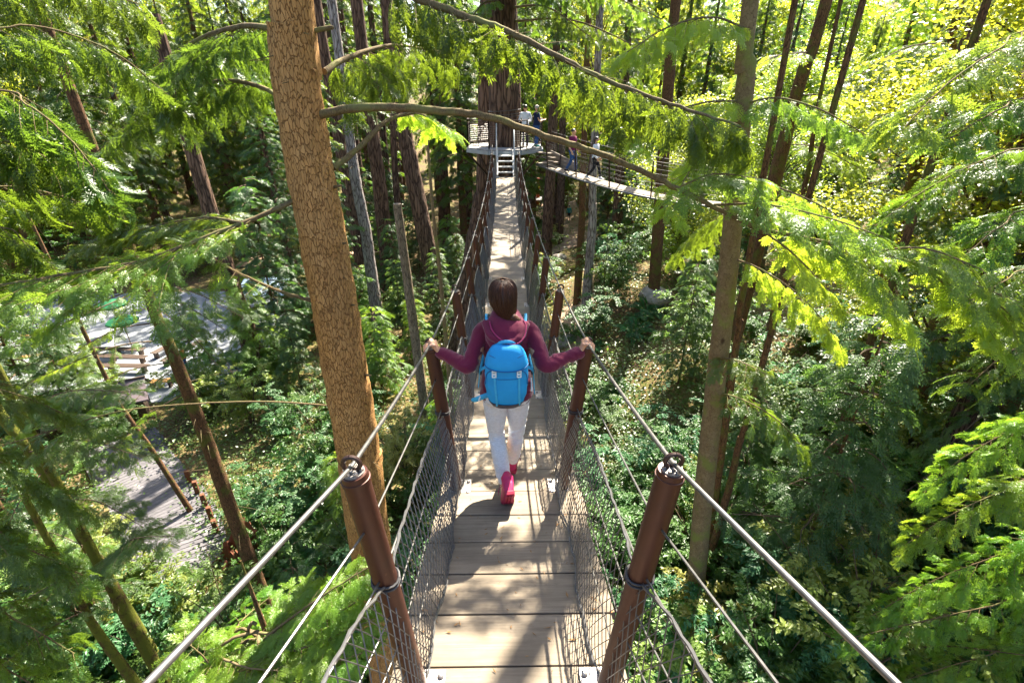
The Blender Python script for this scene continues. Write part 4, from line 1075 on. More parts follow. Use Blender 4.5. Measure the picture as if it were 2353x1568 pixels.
CR = {}
CR['hemlock'] = [crown('crown', 20 + i, 24, 3.4, 95, (3.5, 6)[i], [M['hemlock'], M['limb_dark']], SP_FAR, droop=.45) for i in range(2)]
CR['cedar'] = [crown('crown', 30 + i, 22, 3.0, 95, (3, 5)[i], [M['cedar'], M['limb_dark']], SP_FAR, droop=.75, hang=.55) for i in range(2)]
CR['fir'] = [crown('crown', 40, 28, 3.8, 80, 9, [M['fir'], M['limb_dark']], SP_FAR, droop=.4)]
CR['tall'] = [crown('crown', 45, 34, 3.6, 60, 17, [M['hemlock'], M['limb_dark']], SP_FAR, droop=.5)]
CR['yellow'] = [crown('crown', 47, 20, 3.0, 80, 4, [M['yellow'], M['limb_dark']], SP_FAR, droop=.5)]
CR['maple'] = [leafy_crown('crown', 50 + i, 15, 4.2, 3.0, 30000, [M['maple'], M['limb_dark']], leaf=.155, clumps=70) for i in range(2)]
CR['sapling'] = [crown('crown', 60 + i, (5.0, 3.4)[i], (1.35, 1.1)[i], (44, 36)[i], .5, [(M['fir'], M['hemlock_top'])[i], M['limb_dark']], SP_MID, sec=.6, droop=.3, step=.16, sp=.17, hang=.1) for i in range(2)]

# --- understorey
def shrub_mesh(name, seed, H, Rm, n, leaf, mat, stems=9, ratio=.5):
    rng = np.random.default_rng(seed); K = []; wd = MB()
    for s_ in range(stems):
        a = s_ * 2.4 + rng.uniform(-.5, .5); lean = rng.uniform(.25, 1.0) * Rm; h = H * rng.uniform(.6, 1.05)
        tip = np.array((lean * math.cos(a), lean * math.sin(a), h)); path = bez([(0, 0, 0), tip * np.array((.35, .35, .6)), tip], 8)
        wd.tube(path, np.linspace(.014, .004, len(path)), 4)
        m = n // stems; nb = 7
        for b in range(nb):
            u = rng.uniform(.3, 1); p0 = path[int(u * (len(path) - 1))]; aa = rng.uniform(0, 6.28); ln = Rm * rng.uniform(.2, .55)
            dd = np.array((math.cos(aa), math.sin(aa), rng.uniform(-.1, .35)))
            k = m // nb; t = rng.uniform(.1, 1, k)[:, None]
            p = p0 + dd * ln * t - np.array((0, 0, .3)) * (t ** 2) * ln + rng.normal(0, .02, (k, 3))
            sd = np.cross(dd, (0, 0, 1)) * np.where(rng.random(k) < .5, 1, -1)[:, None]
            d = dd * .6 + sd + rng.normal(0, .25, (k, 3)); d[:, 2] -= .25
            nn = np.stack([rng.normal(0, .35, k), rng.normal(0, .35, k), np.ones(k)], -1); l = leaf * rng.uniform(.55, 1.2, k)
            K.append(kites(p, d, l, l * ratio, nn, .15))
    K = np.concatenate(K); wv, wq, wt = wd.arrays(); nk = len(K)
    v = np.concatenate([K.reshape(-1, 3), wv]); q = np.concatenate([np.arange(nk * 4).reshape(-1, 4), wq + nk * 4])
    mi = np.concatenate([np.zeros(nk, int), np.ones(len(wq) + len(wt), int)])
    return np_mesh(name, v, q, wt + nk * 4, [mat, M['limb_dark']], mi)
SH = {'green': [shrub_mesh('shrub', 70 + i, (1.7, 2.3, 1.2)[i], (1.0, 1.25, .9)[i], 4200, .078, M['shrub']) for i in range(3)],
      'teal': [shrub_mesh('shrub', 80 + i, (1.8, 2.4)[i], (1.1, 1.4)[i], 4200, .08, M['shrub_teal'], ratio=.45) for i in range(2)],
      'yellow': [shrub_mesh('shrub', 85 + i, (1.6, 2.2)[i], (1.0, 1.2)[i], 3600, .078, M['shrub_yellow']) for i in range(2)]}
def fern_mesh(seed, L=.95):
    rng = np.random.default_rng(seed); K = []; wd = MB()
    for f in range(17):
        a = f * 2.4 + rng.uniform(-.3, .3); l = L * rng.uniform(.7, 1.1); d = np.array((math.cos(a), math.sin(a), 0)); u = np.linspace(0, 1, 30)
        el = rng.uniform(.55, 1.1); x = l * u * math.cos(el * .8); z = l * (math.sin(el) * u * 1.15 - .75 * u ** 2)
        path = d * x[:, None]; path[:, 2] = z; wd.tube(path[::4], .004, 3, cap=False)
        t = unit(np.gradient(path, axis=0)); sd = np.array((-d[1], d[0], 0))
        for s in (-1, 1):
            w_ = .15 * l * np.sin(np.clip(u * 1.05 + .06, 0, 1) * math.pi) ** .65 + .01
            D = sd * s + t * .45 + rng.normal(0, .07, (30, 3)); nn = np.cross(t, sd) * 1.0
            K.append(kites(path[2:], D[2:], w_[2:], np.full(28, l * .034), nn[2:], .18))
    K = np.concatenate(K); wv, wq, wt = wd.arrays(); nk = len(K)
    v = np.concatenate([K.reshape(-1, 3), wv]); q = np.concatenate([np.arange(nk * 4).reshape(-1, 4), wq + nk * 4])
    mi = np.concatenate([np.zeros(nk, int), np.ones(len(wq), int)])
    return np_mesh('fern', v, q, None, [M['fern'], M['limb_dark']], mi)
FE = [fern_mesh(90 + i, (.9, 1.2)[i]) for i in range(2)]
# ------------------------------------------------------------------ ground, plaza, paths
PLAZA = [onz(x, y, 1.02) for x, y in ((-260, 900), (60, 905), (330, 925), (430, 915), (560, 860), (650, 760), (660, 690), (540, 668), (300, 672), (-260, 700))]
WALK = [onz(x, y, 1.10) for x, y in ((290, 1290), (425, 1330), (520, 1262), (480, 1165), (415, 1100), (330, 1040), (240, 1010), (205, 1060), (270, 1140), (262, 1220))]
def inpoly(poly, x, y, m=0.0):
    c = False; n = len(poly)
    for i in range(n):
        a, b = poly[i], poly[(i + 1) % n]
        if (a.y > y) != (b.y > y) and x < (b.x - a.x) * (y - a.y) / (b.y - a.y) + a.x: c = not c
    if c or m == 0: return c
    return any(inpoly(poly, x + m * k, y + m * l) for k, l in ((1, 0), (-1, 0), (0, 1), (0, -1)))
def dist_poly(poly, X, Y):
    """signed distance (negative inside), vectorised"""
    ins = np.zeros(X.shape, bool); dm = np.full(X.shape, 1e9); n = len(poly)
    for i in range(n):
        a, b = poly[i], poly[(i + 1) % n]
        c = ((a.y > Y) != (b.y > Y)) & (X < (b.x - a.x) * (Y - a.y) / (b.y - a.y + 1e-12) + a.x); ins ^= c
        ex, ey = b.x - a.x, b.y - a.y; t = np.clip(((X - a.x) * ex + (Y - a.y) * ey) / (ex * ex + ey * ey), 0, 1)
        dm = np.minimum(dm, np.hypot(X - a.x - t * ex, Y - a.y - t * ey))
    return np.where(ins, -dm, dm)
def ground_mat():
    m, nt, p = new_mat('forest_floor', .95, 0, .15)
    co = coords(nt); n1 = noise(nt, co, .55, 6, .6); n2 = noise(nt, co, 9, 6, .7)
    c = ramp(nt, n1, [(.35, (.10, .062, .035)), (.5, (.075, .07, .022)), (.62, (.10, .115, .02)), (.75, (.16, .10, .055))])
    c = mixc(nt, ramp(nt, n2, [(.42, (0, 0, 0)), (.62, (.8, .8, .8))]), c, (.20, .125, .07))
    c = mixc(nt, ramp(nt, noise(nt, co, 30, 4), [(.5, (0, 0, 0)), (.7, (.7, .7, .7))]), c, (.035, .022, .012))
    nt.links.new(c, p.inputs['Base Color']); bump(nt, p, n2, .9, .06); return m
def build_ground():
    xs = np.concatenate([np.arange(-120, -30, 3.0), np.arange(-30, 30, .4), np.arange(30, 121, 3.0)]); ys = np.concatenate([np.arange(-25, -4, 2.0), np.arange(-4, 50, .4), np.arange(50, 170, 2.5)])
    X, Y = np.meshgrid(xs, ys, indexing='ij'); Z = terrain(X, Y)
    for poly, z in ((PLAZA, .93), (WALK, .88)):
        d = dist_poly(poly, X, Y); k = 1 - np.clip((d + .2) / 1.0, 0, 1); Z = Z * (1 - k) + z * k
    v = np.stack([X, Y, Z], -1).reshape(-1, 3); n = len(ys)
    i, j = np.meshgrid(np.arange(len(xs) - 1), np.arange(n - 1), indexing='ij')
    q = np.stack([i * n + j, (i + 1) * n + j, (i + 1) * n + j + 1, i * n + j + 1], -1).reshape(-1, 4)
    o = link_mesh('ground', np_mesh('ground', v, q, None, [ground_mat()], smooth=True)); tag(o, 'brown forest floor of litter and moss', 'ground', kind='structure')
build_ground()
def slab(name, poly, z, th, mat, label):
    mb = MB(); n = len(poly); v = [(p.x, p.y, z) for p in poly] + [(p.x, p.y, z - th) for p in poly]
    bm = bmesh.new(); vs = [bm.verts.new(c) for c in v]; bm.faces.new(vs[:n]); bm.faces.new(vs[n:][::-1])
    for i in range(n): bm.faces.new((vs[i], vs[n + i], vs[n + (i + 1) % n], vs[(i + 1) % n]))
    bmesh.ops.recalc_face_normals(bm, faces=bm.faces); me = bpy.data.meshes.new(name); bm.to_mesh(me); me.materials.append(mat)
    return tag(link_mesh(name, me), label, name, kind='structure')
PAVE = simple('pale_paving', (.27, .285, .30), (.17, .18, .195), .85, scale=.9, bmp=.3, bscale=9)
slab('plaza', PLAZA, 1.0, .15, PAVE, 'pale grey paved plaza below the trees')
def boardwalk():
    cen = [(270, 1010), (310, 1085), (370, 1165), (405, 1240), (400, 1320), (380, 1420)]
    C = bez([tuple(onz(x, y, 1.10)) for x, y in cen], 14); L = np.concatenate([[0], np.cumsum(np.linalg.norm(np.diff(C, axis=0), axis=1))])
    rows = []; s = .1
    while s < L[-1] - .1:
        p = np.array([np.interp(s, L, C[:, k]) for k in range(3)]); q = np.array([np.interp(s + .1, L, C[:, k]) for k in range(3)]); d = unit(q - p); sd = np.array((d[1], -d[0], 0))
        w1, w2 = 1.55 + rnd.uniform(-.05, .05), 1.45 + rnd.uniform(-.05, .05)
        rows.append((p - sd * w1, p + sd * w2, d, .185, .05)); s += .2
    o = boards('boardwalk', rows, M['boardwalk'], None); tag(o, 'shaded grey plank boardwalk curving below the bridge', 'boardwalk', kind='structure')
boardwalk()
def path_strip(name, pts, w, mat, label, lift=.05, flat=None):
    C = bez(pts, 10); V_ = []
    for i, p in enumerate(C):
        d = unit(C[min(i + 1, len(C) - 1)] - C[max(0, i - 1)]); sd = np.array((d[1], -d[0], 0))
        for k in (-1, -.5, 0, .5, 1):
            x, y = p[0] + sd[0] * w * k, p[1] + sd[1] * w * k; V_.append((x, y, (float(terrain(x, y)) if flat is None else flat) + lift))
    n = len(C); q = [(i * 5 + j, i * 5 + j + 1, i * 5 + j + 6, i * 5 + j + 5) for i in range(n - 1) for j in range(4)]
    o = link_mesh(name, np_mesh(name, np.array(V_), q, None, [mat])); return tag(o, label, 'path', kind='structure')
DIRT = simple('trodden_dirt', (.36, .24, .16), (.26, .17, .11), .95, scale=1.4, bmp=.3, bscale=14, bdist=.03)
pts = [G(x, y) for x, y in ((1275, 470), (1290, 505), (1310, 540), (1320, 570))]
path_strip('forest_path', [tuple(p) for p in pts], 2.6, DIRT, 'brown dirt path between the trunks right of the bridge', .12)
pts = [G(x, y) for x, y in ((820, 575), (800, 600), (700, 600), (560, 600))]
path_strip('forest_path', [tuple(p) for p in pts], 2.0, DIRT, 'sunlit reddish dirt path behind the big left trunk', .12)
pts = [(-2, 17.5, 0), (2.0, 12.5, 0), (2.2, 9.0, 0)]
pts = [tuple(G(x, y)) for x, y in ((1330, 690), (1310, 760), (1290, 860))]
path_strip('forest_path', pts, .9, DIRT, 'narrow dirt path under the right side of the bridge', .10)
GREYWALK = simple('grey_walkway', (.40, .43, .46), (.30, .32, .35), .7, scale=2)
def walkway(name, px, z, w, label):
    C = [onz(x, y, z) for x, y in px]; rows = []
    C = bez([tuple(c) for c in C], 12); L = np.concatenate([[0], np.cumsum(np.linalg.norm(np.diff(C, axis=0), axis=1))]); s = .1
    while s < L[-1] - .2:
        p = np.array([np.interp(s, L, C[:, k]) for k in range(3)]); q = np.array([np.interp(s + .1, L, C[:, k]) for k in range(3)]); d = unit(q - p); sd = np.array((d[1], -d[0], 0))
        rows.append((p - sd * w, p + sd * w, d, .27, .12)); s += .3
    o = boards(name, rows, M['deck_grey'], None); tag(o, label, 'walkway', kind='structure')
walkway('walkway', ((1880, 478), (2050, 483), (2250, 482), (2500, 470)), CZ - 6.4, .9, 'pale grey walkway on the right hillside')
walkway('walkway', ((2160, 690), (2270, 735), (2420, 800)), CZ - 8.0, 1.1, 'sunlit walkway low on the right hillside')
# ------------------------------------------------------------------ trees one can tell apart
def trunk_mesh(path, rad, n=20, lump=.05, seed=0, knots=0):
    P = bez(path, 14) if len(path) > 2 else np.array([np.array(path[0]) + (np.array(path[1]) - np.array(path[0])) * t for t in np.linspace(0, 1, 30)])
    rr = np.interp(np.linspace(0, 1, len(P)), np.linspace(0, 1, len(rad)), rad); mb = MB(); mb.tube(P, rr, n)
    v = mb.v[0]; rng = np.random.default_rng(seed); m = len(P); a = np.arange(n) * 2 * math.pi / n
    ph = rng.uniform(0, 6, 8); s = np.arange(m)
    f = 1 + lump * (np.sin(a[None] * 3 + ph[0] + s[:, None] * .21) * .4 + np.sin(a[None] * 5 + ph[1] - s[:, None] * .37) * .3 + np.sin(a[None] * 2 + ph[2] + s[:, None] * .9) * .3 + rng.normal(0, .25, (m, n)))
    for _ in range(knots):
        i0, a0 = rng.integers(2, m - 2), rng.uniform(0, 6.28); da = np.angle(np.exp(1j * (a - a0)))
        f += .09 * np.exp(-(da[None] / .22) ** 2 - ((s[:, None] - i0) / 1.1) ** 2)
    v[:m * n] = (P[:, None] + (v[:m * n].reshape(m, n, 3) - P[:, None]) * f[..., None]).reshape(-1, 3)
    return mb
def tree_px(label, px, d, rpx, bark, name='conifer_tree', up=10.0, group=None, n=18, knots=6, lump=.05, below=True, lean=0.0):
    """a standing trunk seen along a pixel line at forward distance d; runs down to the ground and up out of view"""
    pts = [V(x, y, d + lean * i) for i, (x, y) in enumerate(px)]
    top, low = pts[0], pts[-1]
    dt = (pts[0] - pts[1]).normalized(); dt = (dt * .4 + Vector((0, 0, 1)) * .6).normalized()
    pts = [top + dt * up] + pts; g = float(terrain(low.x, low.y))
    if below and low.z > g:
        dd = (pts[-1] - pts[-2]).normalized(); k = (low.z - g + .3) / max(.2, -dd.z); pts.append(low + dd * k)
    depth = lambda p: (p - CAM).dot(_f)
    r0 = rpx[0] / 2 * depth(top) / FPX; r1_ = rpx[1] / 2 * depth(low) / FPX
    root = thing(name, (pts[-1].x, pts[-1].y, pts[-1].z), label, 'tree', group)
    rads = [r0 * .7] + list(np.linspace(r0, r1_, len(pts) - (2 if len(pts) > len(px) + 1 else 1))) + ([r1_ * 1.25] if len(pts) > len(px) + 1 else [])
    mb = trunk_mesh([tuple(p) for p in pts], rads, n, lump, hash(label) % 1000, knots)
    tr = mb.build('trunk', M[bark], root, True)
    return root, pts
def add_branch(root, pts, r0, r1, mat, sprays=None, fmat=None, seed=0, start=.2, sec=.6, step=.09, sp=.08, droop=.35, hang=0.0, sscale=1.0, prof=None, roll=.42, twig_r=.004, stub=False):
    """pts: (px, py, distance) or world vectors -> branch (> foliage)"""
    W = [V(*p) if not isinstance(p, Vector) else p for p in pts]
    P = bez([tuple(p) for p in W], 7); rng = np.random.default_rng(seed)
    off = world_loc(root); B = Bough()
    wob = rng.normal(0, 1, P.shape) * np.array((.7, .7, 1)) * r0 * .10; wob[0] = 0; P = P + wob
    if sprays is not None: grow(B, rng, P, sprays, sec=sec, step=step, start=start, sp_step=sp, r0=r0, r1=r1, droop=droop, hang=hang, sscale=sscale, prof=prof, roll=roll, wn=10, twig_r=twig_r)
    else: B.wood.tube(P, np.linspace(r0, r1, len(P)), 10, round_=2)
    br = B.wood.build('branch', M[mat], root, True)
    if B.K: link_mesh('foliage', quad_mesh('foliage', B.K, M[fmat], tuple(off)), br)
    return br
def deadtwigs(root, pts, nr, seed, mat='limb', L=(.4, 1.0), r=.007):
    rng = np.random.default_rng(seed)
    for _ in range(nr):
        i = rng.integers(1, len(pts) - 1); p = pts[i].lerp(pts[min(i + 1, len(pts) - 1)], rng.random()); a = rng.uniform(0, 6.28); l = rng.uniform(*L)
        d = Vector((math.cos(a), math.sin(a), rng.uniform(-.35, .25))); mb = MB(); q = [p, p + d * l * .5 + Vector((0, 0, -.02)), p + d * l + Vector((0, 0, -.1 * l))]
        mb.tube(bez([tuple(k) for k in q], 4), np.linspace(r, r * .35, 9), 5); mb.build('dead_twig', M[mat], root, True)

# T1: the big scaly trunk left of the bridge
t1, P1 = tree_px('big conifer with scaly orange-brown trunk and arching branch, left of the bridge', [(664, -40), (668, 60), (683, 200), (705, 350), (738, 520), (766, 690), (796, 860), (822, 1030), (843, 1180)], 5.8, (100, 92), 'bark_near', up=9, n=56, knots=34, lump=.05)
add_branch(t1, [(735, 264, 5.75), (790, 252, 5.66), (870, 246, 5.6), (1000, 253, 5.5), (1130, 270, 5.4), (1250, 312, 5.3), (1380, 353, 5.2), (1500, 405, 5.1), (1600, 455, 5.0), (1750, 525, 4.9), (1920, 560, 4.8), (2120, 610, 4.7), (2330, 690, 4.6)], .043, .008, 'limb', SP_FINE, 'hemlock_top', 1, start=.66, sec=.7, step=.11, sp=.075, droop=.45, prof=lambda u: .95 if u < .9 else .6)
add_branch(t1, [(690, -180, 5.8), (830, -70, 5.6), (960, -2, 5.4), (1080, 42, 5.3), (1180, 78, 5.2), (1300, 140, 5.1), (1420, 195, 5.0), (1560, 245, 4.9), (1700, 290, 4.8)], .045, .010, 'limb', SP_HANG, 'cedar', 2, start=.22, sec=.55, step=.058, sp=.07, droop=.7, hang=.35, prof=lambda u: .75)
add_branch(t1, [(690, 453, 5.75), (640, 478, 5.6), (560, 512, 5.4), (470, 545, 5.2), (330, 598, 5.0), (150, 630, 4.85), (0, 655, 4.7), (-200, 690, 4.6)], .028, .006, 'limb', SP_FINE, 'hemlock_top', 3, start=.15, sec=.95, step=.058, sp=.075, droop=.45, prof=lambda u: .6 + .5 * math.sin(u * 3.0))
add_branch(t1, [(560, 512, 5.4), (470, 500, 5.9), (350, 520, 6.3), (200, 560, 6.7)], .016, .005, 'limb', SP_FINE, 'hemlock', 4, start=.1, sec=.8, step=.068, sp=.075)
add_branch(t1, [(735, 697, 5.7), (640, 667, 5.6), (560, 632, 5.5), (500, 600, 5.4), (430, 560, 5.3)], .024, .006, 'limb', SP_FINE, 'hemlock', 5, start=.75, sec=.5, step=.13)
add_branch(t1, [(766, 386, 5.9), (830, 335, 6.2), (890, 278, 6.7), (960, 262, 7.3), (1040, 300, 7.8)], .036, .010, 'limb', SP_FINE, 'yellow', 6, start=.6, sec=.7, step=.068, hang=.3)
add_branch(t1, [(745, 165, 6.0), (800, 132, 6.5), (900, 105, 7.2), (1020, 120, 8.0)], .035, .008, 'limb', SP_HANG, 'cedar', 7, start=.12, sec=1.1, step=.068, droop=1.0, hang=.7)
add_branch(t1, [(770, 932, 5.8), (600, 922, 5.6), (400, 930, 5.4), (250, 950, 5.2), (50, 1010, 5.0), (-150, 1060, 4.9)], .013, .005, 'limb', SP_FINE, 'hemlock', 8, start=.5, sec=.6, step=.16, prof=lambda u: .7)
add_branch(t1, [(715, 72, 5.8), (740, 67, 5.8), (762, 64, 5.8)], .024, .020, 'limb')
add_branch(t1, [(690, 80, 6.0), (560, 60, 6.6), (420, 110, 7.2), (280, 220, 7.6)], .035, .008, 'limb', SP_HANG, 'hemlock', 10, start=.15, sec=1.2, step=.062, droop=.8, hang=.5)
add_branch(t1, [(680, 260, 6.0), (600, 200, 6.6), (480, 190, 7.2), (330, 260, 7.8), (210, 360, 8.2)], .03, .007, 'limb', SP_HANG, 'hemlock', 11, start=.2, sec=1.0, step=.068, droop=.8, hang=.5)
for i, (px, py, a) in enumerate([(700, 330, 1), (768, 430, -1), (715, 470, 1), (780, 560, -1), (800, 700, -1), (752, 760, 1), (838, 860, -1)]):
    p = V(px, py, 5.75); mb = MB(); d = Vector((-.1 * a, -.08, .03)); mb.tube([p, p + d * .5, p + d], [.02, .014, .010], 7, round_=1); mb.build('branch_stub', M['limb'], t1, True)

for i, (x, y, z, l) in enumerate([(2.3, 5.8, 18.8, 1), (1.0, 5.6, 18.6, 1), (1.6, 5.0, 18.0, 1), (.2, 4.6, 18.1, 1), (1.5, 8.8, 19.4, 1), (-.4, 8.4, 18.8, 1), (-3.5, 2.5, 18.6, 1), (-5.0, 6.5, 18.8, 1)]):  # unseen boughs above the view, added to dapple the near deck
    a = Vector((-1.95, 5.8, z + .4)); e = Vector((x, y, z - .25)); add_branch(t1, [a, a.lerp(e, .5) + Vector((0, 0, .25)), e], .03, .006, 'limb', SP_MID, 'hemlock', 300 + i, start=.25, sec=1.0, step=.11, sp=.15)

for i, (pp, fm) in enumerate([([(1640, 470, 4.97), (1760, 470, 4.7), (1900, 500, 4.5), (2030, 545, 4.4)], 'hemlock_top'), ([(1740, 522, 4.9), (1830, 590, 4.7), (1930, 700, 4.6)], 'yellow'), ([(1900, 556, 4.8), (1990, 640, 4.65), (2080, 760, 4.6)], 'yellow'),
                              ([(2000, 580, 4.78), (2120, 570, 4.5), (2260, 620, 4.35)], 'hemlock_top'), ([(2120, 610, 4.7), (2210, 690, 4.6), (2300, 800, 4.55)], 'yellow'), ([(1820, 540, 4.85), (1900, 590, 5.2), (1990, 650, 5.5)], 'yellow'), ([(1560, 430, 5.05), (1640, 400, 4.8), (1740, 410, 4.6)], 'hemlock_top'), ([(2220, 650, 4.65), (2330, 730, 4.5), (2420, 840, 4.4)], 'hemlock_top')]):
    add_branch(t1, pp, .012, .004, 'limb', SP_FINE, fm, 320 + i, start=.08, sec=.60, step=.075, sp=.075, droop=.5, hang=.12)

for k_, (pp, nr) in enumerate([([(735, 264, 5.75), (870, 246, 5.6), (1000, 253, 5.5), (1130, 270, 5.4), (1250, 312, 5.3), (1380, 353, 5.2), (1500, 405, 5.1), (1600, 455, 5.0)], 16), ([(960, -2, 5.4), (1080, 42, 5.3), (1180, 78, 5.2), (1300, 140, 5.1), (1420, 195, 5.0)], 10), ([(690, 453, 5.75), (560, 512, 5.4), (470, 545, 5.2)], 8), ([(735, 697, 5.7), (640, 667, 5.6), (560, 632, 5.5), (500, 600, 5.4)], 10)]):
    deadtwigs(t1, [V(*q) for q in pp], nr, 400 + k_, 'limb', (.08, .45), .0045)
deadtwigs(t1, [p for p in P1[1:-1]], 16, 450, 'limb', (.28, .5), .008)

# T2: straight grey-brown trunk right of the bridge
t2, P2 = tree_px('tall straight grey-brown trunk standing right of the bridge', [(1728, -30), (1716, 150), (1697, 340), (1680, 540), (1660, 740), (1638, 930), (1616, 1140), (1594, 1390)], 7.6, (37, 39), 'bark_grey', up=9, n=32, knots=22, lump=.03)
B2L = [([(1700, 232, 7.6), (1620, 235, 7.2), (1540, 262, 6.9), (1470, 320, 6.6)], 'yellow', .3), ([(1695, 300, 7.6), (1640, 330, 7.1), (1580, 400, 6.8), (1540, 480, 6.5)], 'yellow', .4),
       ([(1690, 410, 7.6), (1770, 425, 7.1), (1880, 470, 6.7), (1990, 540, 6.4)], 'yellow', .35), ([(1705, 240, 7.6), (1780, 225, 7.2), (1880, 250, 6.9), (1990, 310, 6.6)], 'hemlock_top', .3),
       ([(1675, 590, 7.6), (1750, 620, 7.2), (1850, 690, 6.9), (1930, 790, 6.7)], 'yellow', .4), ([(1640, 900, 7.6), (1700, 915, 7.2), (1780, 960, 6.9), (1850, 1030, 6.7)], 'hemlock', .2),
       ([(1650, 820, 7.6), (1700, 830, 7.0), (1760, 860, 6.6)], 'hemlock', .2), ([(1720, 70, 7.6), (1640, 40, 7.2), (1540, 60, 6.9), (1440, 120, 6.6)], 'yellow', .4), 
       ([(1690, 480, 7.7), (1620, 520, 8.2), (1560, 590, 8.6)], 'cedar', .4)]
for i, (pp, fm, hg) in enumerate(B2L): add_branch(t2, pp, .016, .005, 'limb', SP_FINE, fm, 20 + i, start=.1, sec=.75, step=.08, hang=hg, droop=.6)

for i, (x, y, z) in enumerate([(2.2, 10.0, 18.6), (1.6, 11.4, 18.8), (3.4, 11.6, 19.0), (1.0, 9.6, 18.6), (2.6, 13.0, 19.2), (1.4, 13.4, 19.3), (4.2, 13.4, 19.4), (2.4, 14.8, 19.6), (3.4, 15.2, 19.8), (1.4, 15.2, 19.8), (2.8, 16.4, 20.2)]):  # more unseen high boughs, added to keep the middle deck in shade
    a = Vector((3.4, 7.6, z + .2)); e = Vector((x, y, z - .2)); add_branch(t2, [a, a.lerp(e, .5) + Vector((0, 0, .3)), e], .035, .008, 'limb', SP_MID, 'hemlock', 340 + i, start=.15, sec=1.5, step=.068, sp=.14)
# dark leaning stems on the left
DK = [('dark red-brown trunk leaning behind the thin level branch', [(333, 660), (400, 820), (470, 1000), (535, 1180), (597, 1350)], 10.6, (23, 31), 'bark_dark'),
      ('mossy stem at the left edge running down to the boardwalk end', [(-40, 870), (0, 950), (90, 1065), (165, 1190)], 8.5, (19, 24), 'bark_moss'),
      ('moss-flecked trunk in the lower left corner below the cedar sprays', [(235, 1310), (270, 1378), (322, 1468), (380, 1568)], 7.6, (20, 26), 'bark_moss'),
      ('thin mossy stem nearest the bottom left corner', [(170, 1350), (205, 1420), (260, 1500), (315, 1575)], 7.0, (14, 22), 'bark_moss'),
      ('thin dark stem at the left edge beside the boardwalk', [(-30, 1120), (20, 1190), (70, 1240), (105, 1275)], 9.5, (14, 16), 'bark_dark'),
      ('stout dark trunk at the plaza edge behind the dead branch', [(528, 640), (548, 700), (575, 790)], 26, (34, 42), 'bark_fir'),
      ('thin stem crossing in front of the plaza benches', [(255, 890), (290, 950), (340, 1020), (372, 1070)], 15, (9, 11), 'bark_dark')]
DT = []
for i, (lab, px, d, rp, bk) in enumerate(DK):
    r_, p_ = tree_px(lab, px, d, rp, bk, up=(7 if i != 5 else 12), n=16, knots=8); DT.append((r_, p_))
deadtwigs(DT[0][0], DT[0][1], 26, 5, 'limb', (.5, 1.6), .011); deadtwigs(DT[2][0], DT[2][1], 8, 6)
for k, (pp, fm) in enumerate([([(345, 690, 10.6), (420, 700, 10.0), (520, 760, 9.6)], 'hemlock'), ([(360, 740, 10.6), (260, 760, 10.0), (130, 830, 9.6)], 'hemlock'), ([(330, 660, 10.6), (240, 690, 9.8), (120, 760, 9.2)], 'hemlock_top'),
                              ([(400, 830, 10.6), (300, 850, 10.0), (180, 900, 9.5)], 'hemlock'), ([(430, 900, 10.6), (330, 960, 10.1), (250, 1050, 9.7)], 'hemlock'), ([(335, 660, 10.6), (200, 720, 9.4), (20, 790, 8.8)], 'hemlock'), ([(350, 700, 10.6), (430, 760, 9.6), (500, 840, 9.2)], 'hemlock'), ([(380, 780, 10.6), (250, 800, 9.4), (60, 880, 8.8)], 'hemlock_top'), ([(330, 655, 10.6), (440, 670, 9.8), (560, 730, 9.3)], 'hemlock')]):
    add_branch(DT[0][0], pp, .018, .005, 'limb_dark', SP_FINE, fm, 40 + k, start=.3, sec=1.0, step=.16, hang=.15)
for k, (ti, pp, fm) in enumerate([(1, [(60, 1040, 8.5), (180, 1010, 7.8), (330, 1050, 7.2)], 'hemlock'), (1, [(20, 960, 8.5), (150, 900, 8.0), (300, 900, 7.6)], 'hemlock'), (1, [(140, 1150, 8.5), (220, 1150, 7.8), (330, 1210, 7.2)], 'hemlock'), (1, [(100, 1080, 8.5), (40, 1160, 7.6), (0, 1260, 7.0)], 'hemlock'),
                                  (2, [(250, 1330, 7.6), (150, 1330, 7.0), (20, 1400, 6.5)], 'hemlock'), (3, [(200, 1400, 7.0), (120, 1440, 6.4), (0, 1530, 6.0)], 'hemlock'), (4, [(40, 1210, 9.5), (140, 1230, 8.6), (260, 1290, 8.0)], 'hemlock_top'),
                                  (2, [(240, 1300, 7.6), (300, 1240, 7.0), (400, 1230, 6.6)], 'hemlock')]):
    add_branch(DT[ti][0], pp, .018, .005, 'limb_dark', SP_FINE, fm, 60 + k, start=.15, sec=.95, step=.09, hang=.15)

